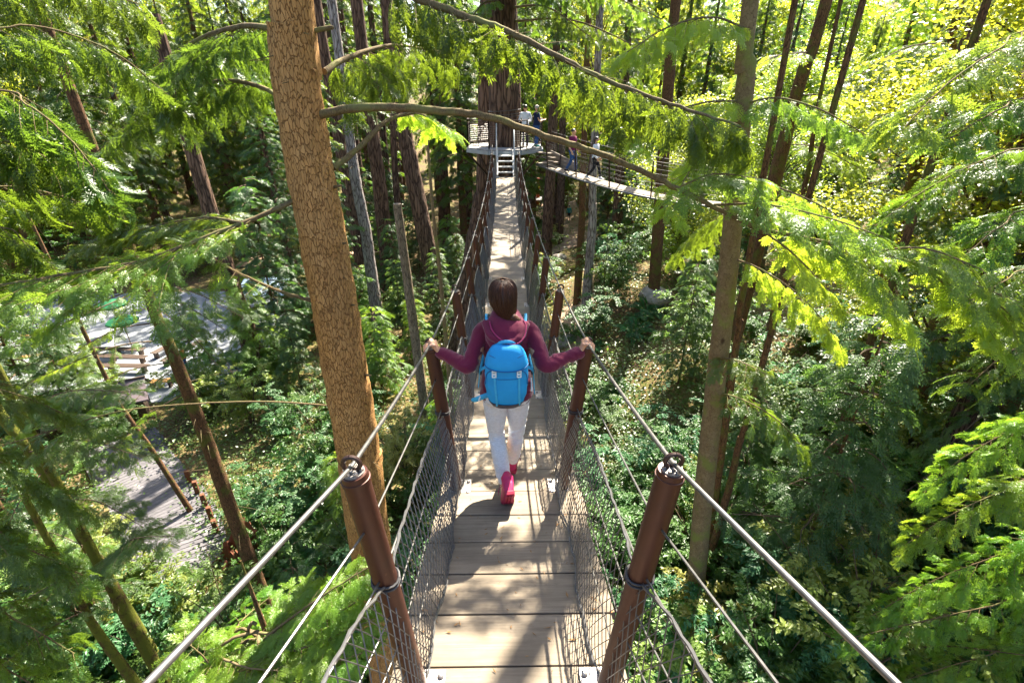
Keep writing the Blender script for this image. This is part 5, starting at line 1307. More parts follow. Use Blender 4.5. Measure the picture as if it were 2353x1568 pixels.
# slender and leaning stems on the right
RS = [('slender brown stem right of the straight trunk leaning towards the fern bank', [(1978, 850), (1935, 985), (1890, 1120), (1845, 1250)], 10.5, (18, 24), 'bark_dark'),
      ('leaning trunk rising behind the jagged stump', [(2150, 820), (2105, 930), (2060, 1070), (2030, 1170)], 11.5, (30, 36), 'bark_dark'),
      ('dark trunk half hidden at the right edge above the lime sprays', [(2330, 900), (2290, 1010), (2230, 1150), (2150, 1320)], 9.0, (36, 50), 'bark_dark'),
      ('dark stem leaning below the right hillside walkway', [(2345, 470), (2310, 560), (2260, 640), (2215, 735)], 14, (30, 34), 'bark_dark'),
      ('thin dark trunk rising to the top right corner', [(2212, -20), (2185, 120), (2150, 230), (2120, 330)], 15, (16, 22), 'bark_dark'),
      ('leaning dark trunk between the straight trunk and the top right corner', [(1893, 20), (1850, 150), (1815, 270), (1790, 370)], 16, (26, 30), 'bark_dark'),
      ('thin black stem under the fan of dead twigs', [(1888, 200), (1868, 310), (1855, 400), (1835, 480)], 15, (9, 12), 'bark_dark'),
      ('upright trunk near the top edge right of the centre', [(1556, -20), (1545, 60), (1540, 130), (1535, 200)], 24, (24, 26), 'bark_dark'),
      ('thin stem close against the straight grey-brown trunk', [(1712, 640), (1700, 740), (1690, 800), (1668, 960)], 8.6, (14, 16), 'bark_dark'),
      ('second thin stem low behind the straight trunk', [(1722, 940), (1700, 1010), (1680, 1100), (1658, 1180)], 8.4, (14, 16), 'bark_dark'),
      ('dark trunk in front of the grey walkway', [(2110, 380), (2085, 440), (2070, 520)], 20, (22, 26), 'bark_dark')]
RT = []
for i, (lab, px, d, rp, bk) in enumerate(RS):
    r_, p_ = tree_px(lab, px, d, rp, bk, up=8, n=14, knots=6); RT.append((r_, p_))
deadtwigs(RT[0][0], RT[0][1], 8, 9); deadtwigs(RT[1][0], RT[1][1], 8, 10); deadtwigs(RT[6][0], RT[6][1], 12, 12, 'limb_dark')
for k, (ti, pp, fm) in enumerate([(0, [(1960, 900, 10.5), (2040, 900, 9.8), (2150, 960, 9.3)], 'hemlock'), (0, [(1900, 1080, 10.5), (1980, 1060, 9.8), (2080, 1110, 9.4)], 'shrub'), (1, [(2130, 860, 11.5), (2040, 830, 10.8), (1930, 870, 10.2)], 'hemlock'), (1, [(2140, 830, 11.5), (2210, 800, 10.8), (2320, 830, 10)], 'hemlock_top'),
                                  (2, [(2320, 920, 9), (2250, 960, 8.3), (2160, 1040, 7.8)], 'hemlock'), (2, [(2280, 1040, 9), (2180, 1060, 8.2), (2080, 1130, 7.7)], 'hemlock_top'), (3, [(2330, 500, 14), (2240, 480, 13), (2120, 520, 12)], 'hemlock'), (3, [(2290, 590, 14), (2180, 570, 13), (2050, 600, 12.3)], 'hemlock'),
                                  (4, [(2190, 100, 15), (2080, 110, 14), (1950, 190, 13)], 'hemlock'), (4, [(2170, 170, 15), (2250, 190, 14), (2360, 260, 13)], 'hemlock'), (4, [(2140, 260, 15), (2040, 260, 14), (1930, 320, 13.4)], 'hemlock'), (5, [(1860, 120, 16), (1780, 130, 15), (1700, 180, 14)], 'yellow'), (5, [(1830, 220, 16), (1900, 220, 15), (1990, 260, 14)], 'yellow'),
                                  (4, [(2130, 330, 15), (2220, 340, 14), (2330, 400, 13)], 'hemlock'), (5, [(1800, 330, 16), (1880, 340, 15), (1980, 390, 14)], 'hemlock_top')]):
    add_branch(RT[ti][0], pp, .02, .006, 'limb_dark', SP_MID, fm, 80 + k, start=.15, sec=1.2, step=.14, sp=.15, hang=.15)

# trees whose trunks stand outside the picture but reach into it
def side_tree(label, base, H, r, bark, boughs, seed, sprays=None, **kw):
    g = float(terrain(base[0], base[1])); root = thing('conifer_tree', (base[0], base[1], g - .2), label, 'tree')
    mb = trunk_mesh([(base[0], base[1], g - .3), (base[0] + .1, base[1], g + H * .5), (base[0], base[1] + .1, g + H)], [r * 1.2, r, r * .08], 18, .05, seed); mb.build('trunk', M[bark], root, True)
    for i, (pp, fm) in enumerate(boughs):
        W = [V(*p) for p in pp]; a = Vector((base[0], base[1], W[0].z + .15)); W = [a, a.lerp(W[0], .6) + Vector((0, 0, .12))] + W
        add_branch(root, W, .024, .006, 'limb', sprays or SP_FINE, fm, seed * 100 + i, **kw)
    return root
side_tree('cedar at the left edge with hanging green sprays over the plaza', (-9.0, 1.5), 22, .26, 'bark_fir', [
    ([(-60, 200, 4.8), (60, 240, 4.8), (170, 330, 4.8), (260, 450, 4.8)], 'hemlock'), ([(-60, 320, 5.2), (80, 350, 5.2), (220, 440, 5.3)], 'cedar'), ([(-100, 60, 5.2), (80, 60, 5.6), (260, 120, 6.0), (400, 230, 6.3)], 'hemlock'),
    ([(-80, 430, 5.6), (100, 440, 6.0), (280, 500, 6.4)], 'cedar'), ([(-60, 520, 5.0), (60, 560, 5.2), (170, 660, 5.4)], 'hemlock'), ([(-100, -60, 5.6), (100, -60, 6.2), (320, 10, 6.8)], 'hemlock')],
    7, SP_HANG, start=.35, sec=1.0, step=.062, hang=.55, droop=.8)
side_tree('conifer outside the lower left corner spreading feathery green sprays', (-8.0, .6), 19, .2, 'bark_dark', [
    ([(-100, 1060, 3.6), (30, 1080, 3.8), (160, 1150, 4.0)], 'hemlock'), ([(-100, 1220, 3.4), (40, 1250, 3.6), (190, 1320, 3.8)], 'hemlock'), ([(-100, 1380, 3.2), (30, 1420, 3.3), (170, 1500, 3.4)], 'hemlock'), ([(-100, 1500, 3.0), (20, 1540, 3.1), (120, 1600, 3.1)], 'hemlock_top'), ([(-120, 900, 4.2), (20, 900, 4.4), (170, 960, 4.7)], 'hemlock')],
    8, SP_FINE, start=.3, sec=.8, step=.062, hang=.2)
side_tree('hemlock outside the upper right edge with long feathery green boughs', (9.6, 1.2), 22, .24, 'bark_dark', [
    ([(2420, 60, 5.6), (2300, 110, 5.4), (2180, 190, 5.2), (2080, 290, 5.0)], 'hemlock_top'), ([(2420, 220, 5.4), (2300, 250, 5.2), (2180, 320, 5.0)], 'hemlock_top'), ([(2420, 340, 5.8), (2280, 360, 5.8), (2120, 440, 5.8), (2010, 520, 5.8)], 'hemlock'),
    ([(2420, 480, 5.2), (2300, 520, 5.1), (2190, 610, 5.0)], 'hemlock_top'), ([(2420, 620, 5.6), (2300, 650, 5.5), (2180, 730, 5.4)], 'hemlock'), ([(2430, 780, 5.2), (2330, 800, 5.1), (2230, 880, 5.0)], 'hemlock')],
    9, SP_FINE, start=.3, sec=.9, step=.062, hang=.15)
side_tree('young conifer at the right edge with bright lime sprays in the lower corner', (8.2, .6), 12, .14, 'bark_dark', [
    ([(2420, 960, 5.0), (2320, 990, 5.2), (2200, 1060, 5.3), (2120, 1130, 5.4)], 'lime'), ([(2420, 1110, 4.9), (2300, 1130, 5.0), (2170, 1190, 5.1), (2080, 1250, 5.2)], 'lime'), ([(2420, 1240, 4.8), (2280, 1280, 5.0), (2130, 1340, 5.2), (1990, 1420, 5.4)], 'lime'),
    ([(2420, 1360, 4.7), (2280, 1390, 4.8), (2100, 1430, 5.0), (1930, 1470, 5.2)], 'lime'), ([(2420, 1480, 4.4), (2250, 1510, 4.6), (2080, 1560, 4.8)], 'lime')],
    10, SP_FINE, start=.25, sec=.85, step=.062, hang=.1)
side_tree('young hemlock with bright lime sprays beneath the left cables', (-3.3, 4.3), 9.6, .12, 'bark_dark', [
    ([(560, 1500, 4.2), (680, 1410, 4.2), (800, 1330, 4.2), (850, 1300, 4.2)], 'lime'), ([(540, 1540, 4.0), (660, 1500, 3.9), (790, 1450, 3.8), (860, 1420, 3.8)], 'lime'), ([(520, 1560, 4.0), (460, 1500, 4.0), (420, 1470, 4.0)], 'lime'), ([(560, 1600, 3.7), (650, 1570, 3.6), (760, 1560, 3.5)], 'lime'), ([(600, 1480, 4.4), (640, 1420, 4.6), (700, 1360, 4.8)], 'lime'), ([(540, 1500, 4.2), (480, 1540, 4.0), (440, 1580, 3.8)], 'lime'), ([(580, 1450, 4.3), (700, 1450, 4.1), (820, 1380, 4.0)], 'lime'), ([(540, 1450, 4.5), (560, 1420, 4.8), (620, 1370, 5.1)], 'lime'), ([(500, 1500, 4.1), (560, 1530, 3.8), (640, 1540, 3.6)], 'lime'), ([(600, 1520, 4.0), (720, 1530, 3.7), (830, 1500, 3.5)], 'lime')],
    12, SP_FINE, start=.2, sec=.6, step=.058, hang=.1)

# the big Douglas fir that carries the platform
g = float(terrain(TX, TY)); root = thing('fir_tree', (TX, TY, g - .3), 'massive fir with furrowed red-brown bark carrying the platform', 'tree')
trunk_mesh([(TX, TY, g - .4), (TX, TY, g + 4), (TX, TY, PZ - 2), (TX, TY, PZ + 2), (TX - .2, TY, PZ + 9), (TX - .2, TY + .2, PZ + 22)], [1.0, .78, .68, .665, .55, .25], 44, .05, 5).build('trunk', M['bark_fir'], root, True)
link_mesh('crown', CR['tall'][0], root, (TX - root.location.x, TY - root.location.y, 5.0 - 1.0 + (PZ - 13.72)))
for i, (px, py, dz) in enumerate([(1120, 30, 1), (1240, 40, 1), (1300, -10, 1), (1080, 60, 0), (1200, -60, 0), (1290, 70, 0)]):
    a = V(1160, py - 20, TY); e = V(px + (px - 1160) * 1.6, py + 55, TY - 3.0 - .5 * (i % 3))
    add_branch(root, [a, a.lerp(e, .5) + Vector((0, 0, .5)), e], .05, .01, 'limb', SP_MID, 'cedar' if i % 2 else 'hemlock_top', 120 + i, start=.25, sec=1.3, step=.16, sp=.17, hang=.35, droop=.7)

for i, (x, y, z) in enumerate([(1.0, 18.6, 19.0), (2.4, 19.2, 19.3), (2.6, 17.2, 19.0), (.6, 17.0, 19.2), (1.6, 15.8, 19.6), (3.2, 21.0, 19.4), (2.4, 24.5, 20.5), (-.8, 19.0, 19.4), (1.8, 20.4, 19.8), (3.4, 18.2, 19.6), (2.0, 22.4, 20.2), (1.6, 16.8, 20.2)]):  # out-of-view boughs reaching forward, added to shade the far deck
    a = Vector((TX, TY, z + .8)); e = Vector((x, y, z)); add_branch(root, [a, a.lerp(e, .5) + Vector((0, 0, .4)), e], .06, .012, 'limb', SP_MID, 'hemlock', 360 + i, start=.2, sec=1.7, step=.08, sp=.15)
# named trunks in the dim stand left of the platform
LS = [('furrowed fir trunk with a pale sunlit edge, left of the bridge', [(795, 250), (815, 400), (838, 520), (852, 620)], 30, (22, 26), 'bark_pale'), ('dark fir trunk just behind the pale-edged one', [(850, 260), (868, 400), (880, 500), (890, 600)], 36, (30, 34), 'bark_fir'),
      ('stout red-brown fir trunk between the broken snag and the bridge', [(925, 260), (940, 360), (962, 470), (985, 580)], 33, (34, 38), 'bark_fir'), ('dark fir trunk left of the pale-edged trunk', [(780, 330), (800, 430), (820, 540), (835, 630)], 38, (26, 30), 'bark_fir'),
      ('slim brown trunk in the dim stand', [(900, 250), (905, 350), (912, 450), (925, 560)], 42, (14, 16), 'bark_fir'), ('furrowed trunk showing below the left side of the platform', [(1112, 400), (1108, 450), (1098, 520), (1090, 570)], 27, (36, 44), 'bark_fir'),
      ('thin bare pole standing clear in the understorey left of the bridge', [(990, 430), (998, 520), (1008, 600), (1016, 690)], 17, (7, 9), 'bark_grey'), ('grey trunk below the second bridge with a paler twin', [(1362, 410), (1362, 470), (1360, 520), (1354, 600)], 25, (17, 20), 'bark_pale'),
      ('dark trunk left of the pair below the second bridge', [(1338, 420), (1338, 480), (1335, 530)], 27, (14, 16), 'bark_dark'),
      ]
for i, (lab, px, d, rp, bk) in enumerate(LS): 
    r_, p_ = tree_px(lab, px, d, rp, bk, up=(13 if i != 6 else 1.5), n=18, knots=5, lump=.07)
    if i < 5: deadtwigs(r_, p_, 10, 200 + i, 'limb_dark', (.6, 1.8), .014)
# broken snag
a, b = V(912, 468, 19), V(942, 690, 19); g = float(terrain(b.x, b.y)); root = thing('snag', (b.x, b.y, g), 'broken grey-brown snag with a flat top left of the bridge', 'snag'); dd = (b - a).normalized(); b2 = a + dd * ((a.z - g + .3) / -dd.z)
mb = trunk_mesh([tuple(a), tuple(a.lerp(b2, .3)), tuple(a.lerp(b2, .65)), tuple(b2)], [.155, .18, .20, .24], 20, .05, 3, 14); mb.build('trunk', M['bark_snag'], root, True); deadtwigs(root, [a, a.lerp(b2, .4), a.lerp(b2, .8), b2], 8, 77)

# ------------------------------------------------------------------ the forest further off
TRB = {}
def std_trunk(key, H, r, bark):
    if key not in TRB:
        mb = trunk_mesh([(0, 0, -.6), (.05, 0, H * .3), (-.05, .05, H * .65), (0, 0, H)], [r * 1.3, r, r * .65, r * .12], 14, .06, len(TRB)); TRB[key] = mb.mesh('trunk', M[bark], smooth=True)
    return TRB[key]
KIND = {'hemlock': (24, .24, 'bark_dark', 'green hemlock with drooping boughs in the forest behind'), 'cedar': (22, .28, 'bark_fir', 'cedar with hanging yellow-green sprays in the forest behind'), 'fir': (28, .36, 'bark_fir', 'blue-green fir in the forest behind'),
        'tall': (34, .46, 'bark_fir', 'tall bare-stemmed fir in the forest behind'), 'yellow': (20, .2, 'bark_dark', 'sunlit yellow-green conifer in the forest on the right'), 'maple': (15, .17, 'bark_grey', 'broad-leaved tree with lime-yellow leaves in the forest behind')}
PROTO = {}
def far_tree(kind, x, y, s, rz, sz=1.0, lift=0.0):
    H, r, bk, lab = KIND[kind]; var = rnd.randrange(len(CR[kind]))
    if (kind, var) not in PROTO:
        root = thing('leafy_tree' if kind == 'maple' else 'conifer_tree', (0, 0, 0), lab, 'tree', 'trees of the forest behind'); link_mesh('trunk', std_trunk(kind, H, r, bk), root); link_mesh('crown', CR[kind][var], root); PROTO[(kind, var)] = root
        o = root
    else: o = copy_tree(PROTO[(kind, var)])
    o.location = (x, y, float(terrain(x, y)) - .1 + lift); o.rotation_euler = (rnd.uniform(-.03, .03), rnd.uniform(-.03, .03), rz); o.scale = (s, s, s * sz); return o
def clear(x, y):
    if abs(x) < 3.4 and y < 28: return False
    if inpoly(PLAZA, x, y, 1.0) or inpoly(WALK, x, y, 1.0): return False
    if 1 < x < 16 and 14 < y < 24: return False                       # room round the second bridge
    if -24 < x < -3 and y < 22: return False
    if 0 < x < 9 and y < 15: return False
    if -9 < x < -1 and 18 < y < 34: return False
    if 3 < x < 14 and 23 < y < 36: return rnd.random() < .3
    if -26 < x < -2 and 34 < y < 50: return rnd.random() < .35
    if -9 < x < 9 and 23 < y < 50: return rnd.random() < .25
    return True
def scatter():
    placed = []; tries = 0
    while len(placed) < 262 and tries < 20000:
        tries += 1
        y = rnd.uniform(3, 95) if rnd.random() < .6 else rnd.uniform(45, 90); x = rnd.uniform(-1, 1) * (7 + y * 1.15)
        if y < 12 and abs(x) < 9: continue
        if not clear(x, y): continue
        md = 2.3 + y * .022
        if any((x - a) ** 2 + (y - b) ** 2 < md * md for a, b in placed): continue
        placed.append((x, y)); u = rnd.random()
        if y > 28 and -22 < x < 8: k = 'tall' if u < .55 else ('hemlock' if u < .86 else ('fir' if u < .94 else 'cedar'))
        elif x > 4: k = 'maple' if u < .18 else ('yellow' if u < .44 else ('hemlock' if u < .74 else ('cedar' if u < .9 else 'fir')))
        else: k = 'hemlock' if u < .32 else ('cedar' if u < .52 else ('fir' if u < .74 else ('maple' if u < .92 else 'tall')))
        need = CZ + math.hypot(x, y) * .13 + (rnd.uniform(-5, 2.5) if y < 42 else rnd.uniform(0, 5)) - float(terrain(x, y)); H = KIND[k][0]
        sz = max(.35, need / H) * (1.25 if k == 'tall' else 1); s_ = max(.62, min(1.2, sz * rnd.uniform(.95, 1.25)))
        far_tree(k, x, y, s_, rnd.uniform(0, 6.28), sz / s_)
scatter()

# ------------------------------------------------------------------ understorey
SHL = {'green': ('glossy green understorey shrub on the forest floor', 'shrubs of the understorey'), 'teal': ('blue-green broad-leaved shrub on the forest floor', 'shrubs of the understorey'), 'yellow': ('yellowing shrub on the forest floor', 'shrubs of the understorey')}
SIGHT = [Vector((x, y, 0)) for x, y in ((250, 1060), (420, 1050), (560, 1080), (650, 1380), (500, 1420), (330, 1400), (230, 1300))]
def scatter_low(n, what):
    k = 0; t = 0
    while k < n and t < n * 30:
        t += 1; px = rnd.uniform(-250, 2600); py = rnd.uniform(330, 1640); p = G(px, py)
        if p is None or p.y > 60: continue
        if inpoly(PLAZA, p.x, p.y, .6) or inpoly(WALK, p.x, p.y, .3): continue
        if 1620 < px < 2000 and 1230 < py < 1570 and what is put_shrub and rnd.random() < .75: continue
        if inpoly(SIGHT, px, py) or math.hypot(p.x, p.y) < 6: continue
        if what == 'fern' and p.y > 26: continue
        what(p) if callable(what) else None
        k += 1
def put_shrub(p):
    u = rnd.random(); right = p.x > 3
    if p.y > 20: kd = 'green' if u < .55 else ('yellow' if u < .86 else 'teal')
    else: kd = 'green' if u < .66 else ('teal' if u < .82 else 'yellow')
    o = link_mesh('shrub', SH[kd][rnd.randrange(len(SH[kd]))]); o.location = (p.x, p.y, p.z - .06); s = rnd.uniform(.95, 1.8) * (1 + max(0, p.y - 14) * .016); o.scale = (s, s, s * rnd.uniform(.8, 1.15)); o.rotation_euler = (0, 0, rnd.uniform(0, 6.28))
    tag(o, SHL[kd][0], 'shrub', SHL[kd][1])
def put_fern(p):
    if p.y > 24: return
    o = link_mesh('fern', FE[rnd.randrange(2)]); o.location = (p.x, p.y, p.z); s = rnd.uniform(.8, 1.4); o.scale = (s, s, s); o.rotation_euler = (rnd.uniform(-.15, .15), rnd.uniform(-.15, .15), rnd.uniform(0, 6.28)); tag(o, 'arching sword fern growing on the forest floor', 'fern', 'sword ferns of the understorey')
def put_sapling(p, big=0):
    if abs(p.x) < 1.6 and p.y < 8: return
    i = rnd.randrange(2); o = PROTO.get(('sapling', i))
    if o is None:
        o = thing('sapling', (0, 0, 0), ('young blue-green fir in the understorey', 'young bright green hemlock in the understorey')[i], 'sapling', 'young conifers of the understorey'); PROTO[('sapling', i)] = o
        mb = MB(); mb.tube([(0, 0, -.2), (0, 0, (5, 3.4)[i])], [.04, .008], 8); link_mesh('trunk', mb.mesh('trunk', M['bark_dark']), o); link_mesh('crown', CR['sapling'][i], o)
    else: o = copy_tree(o)
    o.location = (p.x, p.y, p.z); s = big or rnd.uniform(.7, 1.5); o.scale = (s, s, s); o.rotation_euler = (0, 0, rnd.uniform(0, 6.28))
scatter_low(300, put_shrub); scatter_low(80, put_fern); scatter_low(26, put_sapling)

for px, py in ((640, 1220), (690, 1260), (600, 1330), (560, 1400), (700, 1180), (520, 1450), (760, 1230), (470, 1440), (1960, 1000), (2010, 1080), (1900, 1060), (1940, 1180), (1830, 1200), (1770, 1380), (2100, 1120), (690, 1340)):
    put_fern(G(px, py, .25))
for px, py, s_ in ((880, 905, 1.5), (960, 830, 1.2), (1015, 770, 1.2), (862, 650, 1.9), (905, 600, 1.7), (965, 620, 1.5), (1035, 640, 1.6), (1055, 720, 1.2), (840, 780, 1.5), (920, 720, 1.4), (100, 970, 1.9), (230, 960, 1.6), (480, 930, 1.6), (610, 880, 1.9), (650, 800, 2.1), (30, 930, 1.8), (700, 760, 1.8), (1440, 620, 1.6), (1560, 640, 1.8), (1390, 560, 1.7), (1500, 540, 2.0)):
    put_sapling(G(px, py), s_)
def cover():
    rng = np.random.default_rng(5); P = []; n = 0
    while n < 250000:
        p = G(rng.uniform(-300, 2650), rng.uniform(400, 1700))
        if p is None or p.y > 70 or inpoly(PLAZA, p.x, p.y, .2) or inpoly(WALK, p.x, p.y, .1): continue
        m = int(rng.integers(20, 60)); h = rng.uniform(.1, .55) * (1 + .02 * p.y) * (1.0 + 1.6 * (p.y > 13) * rng.random()); q = np.array(p) + rng.normal(0, .3 + .014 * p.y, (m, 3))
        d = np.hypot(q[:, 0] - p.x, q[:, 1] - p.y); q[:, 2] = terrain(q[:, 0], q[:, 1]) + .03 + h * rng.random(m) * np.clip(1.2 - d / (.6 + .03 * p.y), .1, 1); P.append(q); n += m
    P = np.concatenate(P); n = len(P)
    D = np.stack([rng.normal(0, 1, n), rng.normal(0, 1, n), rng.normal(.1, .3, n)], -1); N = np.stack([rng.normal(0, .4, n), rng.normal(0, .4, n), np.ones(n)], -1)
    l = rng.uniform(.05, .12, n) * (1 + P[:, 1] * .02)
    tag(link_mesh('ground_cover', quad_mesh('ground_cover', kites(P, D, l, l * .7, N, .1), M['cover'])), 'low leafy ground cover over the forest floor', 'ground cover', kind='stuff')
cover()
# ------------------------------------------------------------------ things on the forest floor and the plaza
M['stump'] = bark_mat('splintered_orange_brown_wood', (.30, .16, .075), (.20, .10, .045), (.03, .015, .008), 18, .10, 1.0, .04, crack=.22)
M['cut_wood'] = simple('fresh_cut_wood', (.48, .20, .06), (.36, .14, .04), .8, scale=14)
M['rock'] = simple('pale_grey_rock', (.40, .35, .31), (.22, .20, .17), .9, scale=3, bmp=.6, bscale=12, bdist=.04)
M['red_wood'] = simple('rotten_red_wood', (.17, .055, .022), (.09, .03, .014), .9, scale=8, stretch=(3, 3, .4), bmp=.5, bscale=20, bdist=.02)
M['green_cloth'] = fabric('green_canvas', (.012, .11, .045), .8); M['awning'] = simple('pale_blue_sheeting', (.55, .68, .78), (.48, .60, .70), .5, scale=3)
M['shingle'] = simple('purple_brown_shingle', (.16, .12, .13), (.10, .075, .085), .85, scale=12, stretch=(1, 4, 1), bmp=.4, bscale=30, bdist=.02)
M['bench'] = simple('dark_oiled_timber', (.075, .045, .03), (.05, .03, .02), .6, scale=6); M['bench_lit'] = simple('sunlit_bench_timber', (.55, .30, .09), (.44, .23, .07), .6, scale=6, stretch=(.4, 4, 4))  # bench_lit carries the sun on the boards in its colour
M['sign'] = simple('white_sign_board', (.78, .78, .76), (.70, .70, .69), .5)
def stump(b, label, W=1.0, H=1.0, mat='stump', seed=4):
    root = thing('tree_stump', b, label, 'stump'); rng = np.random.default_rng(seed)
    n = 46; mb = MB(); a = np.arange(n) * 2 * math.pi / n; V_ = []; top = (1.15 + .45 * np.sin(a + .6) + rng.uniform(-.30, .30, n)) * H
    lobes = W * (1 + .16 * np.sin(a * 4 + 1) + .09 * np.sin(a * 9) + rng.uniform(-.05, .05, n))
    for k, t in enumerate((0, .08, .25, .5, .75, .92, 1.0)):
        r = .46 * (1.35 - .4 * min(1, t * 3)) * lobes * (1 if t < 1 else .93); z = -.35 + t * (top + .35); V_.append(np.stack([r * np.cos(a) + .28 * t, r * np.sin(a), z], -1))
    for t, f in ((.96, .72), (.70, .55), (.4, .35)): V_.append(np.stack([.46 * f * lobes * np.cos(a) + .28 * t, .46 * f * lobes * np.sin(a), -.35 + t * (top + .35)], -1))
    V_ = np.array(V_); m = len(V_); i, j = np.meshgrid(np.arange(m - 1), np.arange(n), indexing='ij'); k = (j + 1) % n
    mb.add(V_.reshape(-1, 3), np.stack([i * n + j, i * n + k, (i + 1) * n + k, (i + 1) * n + j], -1).reshape(-1, 4)); mb.build('shell', M[mat], root, False, local=True)
    for q in range(6):
        aa = q * 1.05 + .3; mb = MB(); mb.tube(bez([(.38 * math.cos(aa), .38 * math.sin(aa), .15), (.65 * math.cos(aa), .65 * math.sin(aa), -.05), (.95 * math.cos(aa + .1), .95 * math.sin(aa + .1), -.25)], 5), np.linspace(.13, .04, 11), 8); mb.build('root', M[mat], root, True, local=True)
stump(G(2035, 1195), 'tall splintered orange-brown stump among the ferns on the right bank')
stump(G(545, 1275), 'rotten red-brown stump at the edge of the boardwalk', 1.15, .75, 'red_wood', 6)
def log_(px1, px2, r, label, bark='bark_dark'):
    a, b = G(*px1), G(*px2); d = (b - a).normalized(); a = a + Vector((0, 0, r * .8)); b = b + Vector((0, 0, r * .7)); root = thing('fallen_log', a, label, 'log')
    mb = trunk_mesh([tuple(a), tuple(a.lerp(b, .5)), tuple(b)], [r, r * .97, r * .9], 20, .05, 8, 5); mb.build('trunk', M[bark], root, True)
    mb = MB(); d = (b - a).normalized(); mb.tube([a - d * .02, a + d * .03], r * .93, 20); mb.build('cut_end', M['cut_wood'], root, True)
log_((2098, 1305), (2190, 1270), .17, 'short log with an orange cut end on the right bank'); log_((1275, 640), (1420, 575), .22, 'mossy log beside the forest path', 'bark_moss')
def boulder(px, py, r, label, seed):
    c = G(px, py); rng = np.random.default_rng(seed); bm = bmesh.new(); bmesh.ops.create_icosphere(bm, subdivisions=4, radius=1)
    ax = rng.normal(0, 1, (9, 3)); ax /= np.linalg.norm(ax, axis=1)[:, None]; lim = rng.uniform(.62, .9, 9)
    for v in bm.verts:
        p = np.array(v.co)
        for q, l in zip(ax, lim):
            e = p @ q - l
            if e > 0: p = p - q * e * .85
        p = p * (1 + .03 * math.sin(p[0] * 9 + seed) * math.cos(p[1] * 8)); v.co = Vector((p[0] * r * 1.25, p[1] * r, p[2] * r * .8))
    me = bpy.data.meshes.new('boulder'); bm.to_mesh(me); me.materials.append(M['rock']); o = link_mesh('boulder', me, None, (c.x, c.y, c.z + r * .3)); tag(o, label, 'boulder')
boulder(1500, 690, .75, 'pale boulder behind the blue-green shrub right of the bridge', 1); boulder(1300, 790, .55, 'grey boulder close under the right hand cable', 2); boulder(1283, 600, .6, 'small pale rock beside the forest path', 3)
def stick(pts, r, label):
    P = [G(x, y, l) for x, y, l in pts]; mb = MB(); Q = bez([tuple(p) for p in P], 6); mb.tube(Q + np.random.default_rng(len(label)).normal(0, .012, Q.shape), np.linspace(r, r * .45, len(Q)), 7); tag(mb.build('fallen_branch', M['limb'], None, True), label, 'fallen branch')
stick([(1640, 1085, .5), (1760, 1170, .5), (1930, 1340, .3)], .035, 'long bare fallen pole on the right bank beside the straight trunk'); stick([(1800, 1360, .5), (1860, 1450, .4), (1950, 1570, .3)], .03, 'pale crooked fallen branch at the foot of the right bank'); stick([(1745, 1448, .2), (1850, 1440, .3), (1900, 1455, .2)], .02, 'short dead branch lying on the mossy ground')
# timber edging and rotten stump beside the boardwalk
for i, (x, y) in enumerate([(432, 1110), (450, 1135), (468, 1165), (482, 1195), (494, 1225)]):
    p = onz(x + 6, y, 1.0); mb = MB(); mb.box((p.x, p.y, 1.25), (.16, .16, .9), Matrix.Rotation(.4, 3, 'Z'), taper=.92, bev=.015); tag(mb.build('edge_post', M['red_wood'], None), 'short red-brown timber post along the boardwalk edge', 'post', 'timber posts along the boardwalk')
# long benches on the plaza
def bench(a, b, label, mat='bench'):
    a, b = onz(*a, 1.42), onz(*b, 1.42); root = thing('bench', (a.x, a.y, 1.0), label, 'bench', 'long benches on the plaza'); d = (b - a).normalized(); sd = Vector((d.y, -d.x, 0))
    for k in (-1, 0, 1): 
        mb = MB(); mb.beam(a + sd * k * .15, b + sd * k * .15, .13, .06, bev=.01); mb.build('seat_board', M[mat], root)
    n = max(2, int((b - a).length / 1.8))
    for i in range(n + 1):
        p = a.lerp(b, (i + .15) / (n + .3)); mb = MB(); mb.box((p.x, p.y, 1.19), (.10, .34, .38), Matrix.Rotation(math.atan2(d.y, d.x), 3, 'Z'), bev=.01); mb.build('leg', M['bench'], root)
for a, b_, lab, mt in [((205, 800), (330, 802), 'long dark bench in the back row on the plaza', 'bench'), ((180, 815), (335, 820), 'long dark bench in the second row on the plaza', 'bench'), ((165, 838), (340, 840), 'long dark bench in the front row on the plaza', 'bench'),
                       ((440, 765), (350, 812), 'dark bench set at an angle to the rows on the plaza', 'bench'), ((462, 782), (372, 830), 'dark bench nearest the leaning trunk, set at an angle', 'bench'), ((40, 822), (100, 812), 'sunlit-toned timber bench at the left end of the plaza', 'bench_lit'), ((300, 880), (395, 872), 'sunlit-toned timber bench at the near edge of the plaza', 'bench_lit'), ((45, 770), (135, 765), 'timber bench at the back left of the plaza', 'bench_lit')]:
    bench(a, b_, lab, mt)
def parasol(px, py, label, h=2.4):
    p = onz(px, py, 1.0 + h - .4); root = thing('parasol', (p.x, p.y, 1.0), label, 'parasol'); mb = MB(); mb.tube([(0, 0, 0), (0, 0, h + .1)], .03, 10, round_=1); mb.build('pole', M['timber'], root, True, local=True)
    n = 8; v = [(0, 0, h)]; 
    for rr, z in ((.45, h - .14), (.9, h - .36), (.9, h - .48)): v += [(rr * math.cos(k * math.pi / 4), rr * math.sin(k * math.pi / 4), z) for k in range(8)]
    mb = MB(); mb.add(v, [(1 + i * 8 + k, 9 + i * 8 + k, 9 + i * 8 + (k + 1) % 8, 1 + i * 8 + (k + 1) % 8) for i in range(2) for k in range(8)], [(0, 1 + k, 1 + (k + 1) % 8) for k in range(8)]); mb.build('canopy', M['green_cloth'], root, False, local=True)
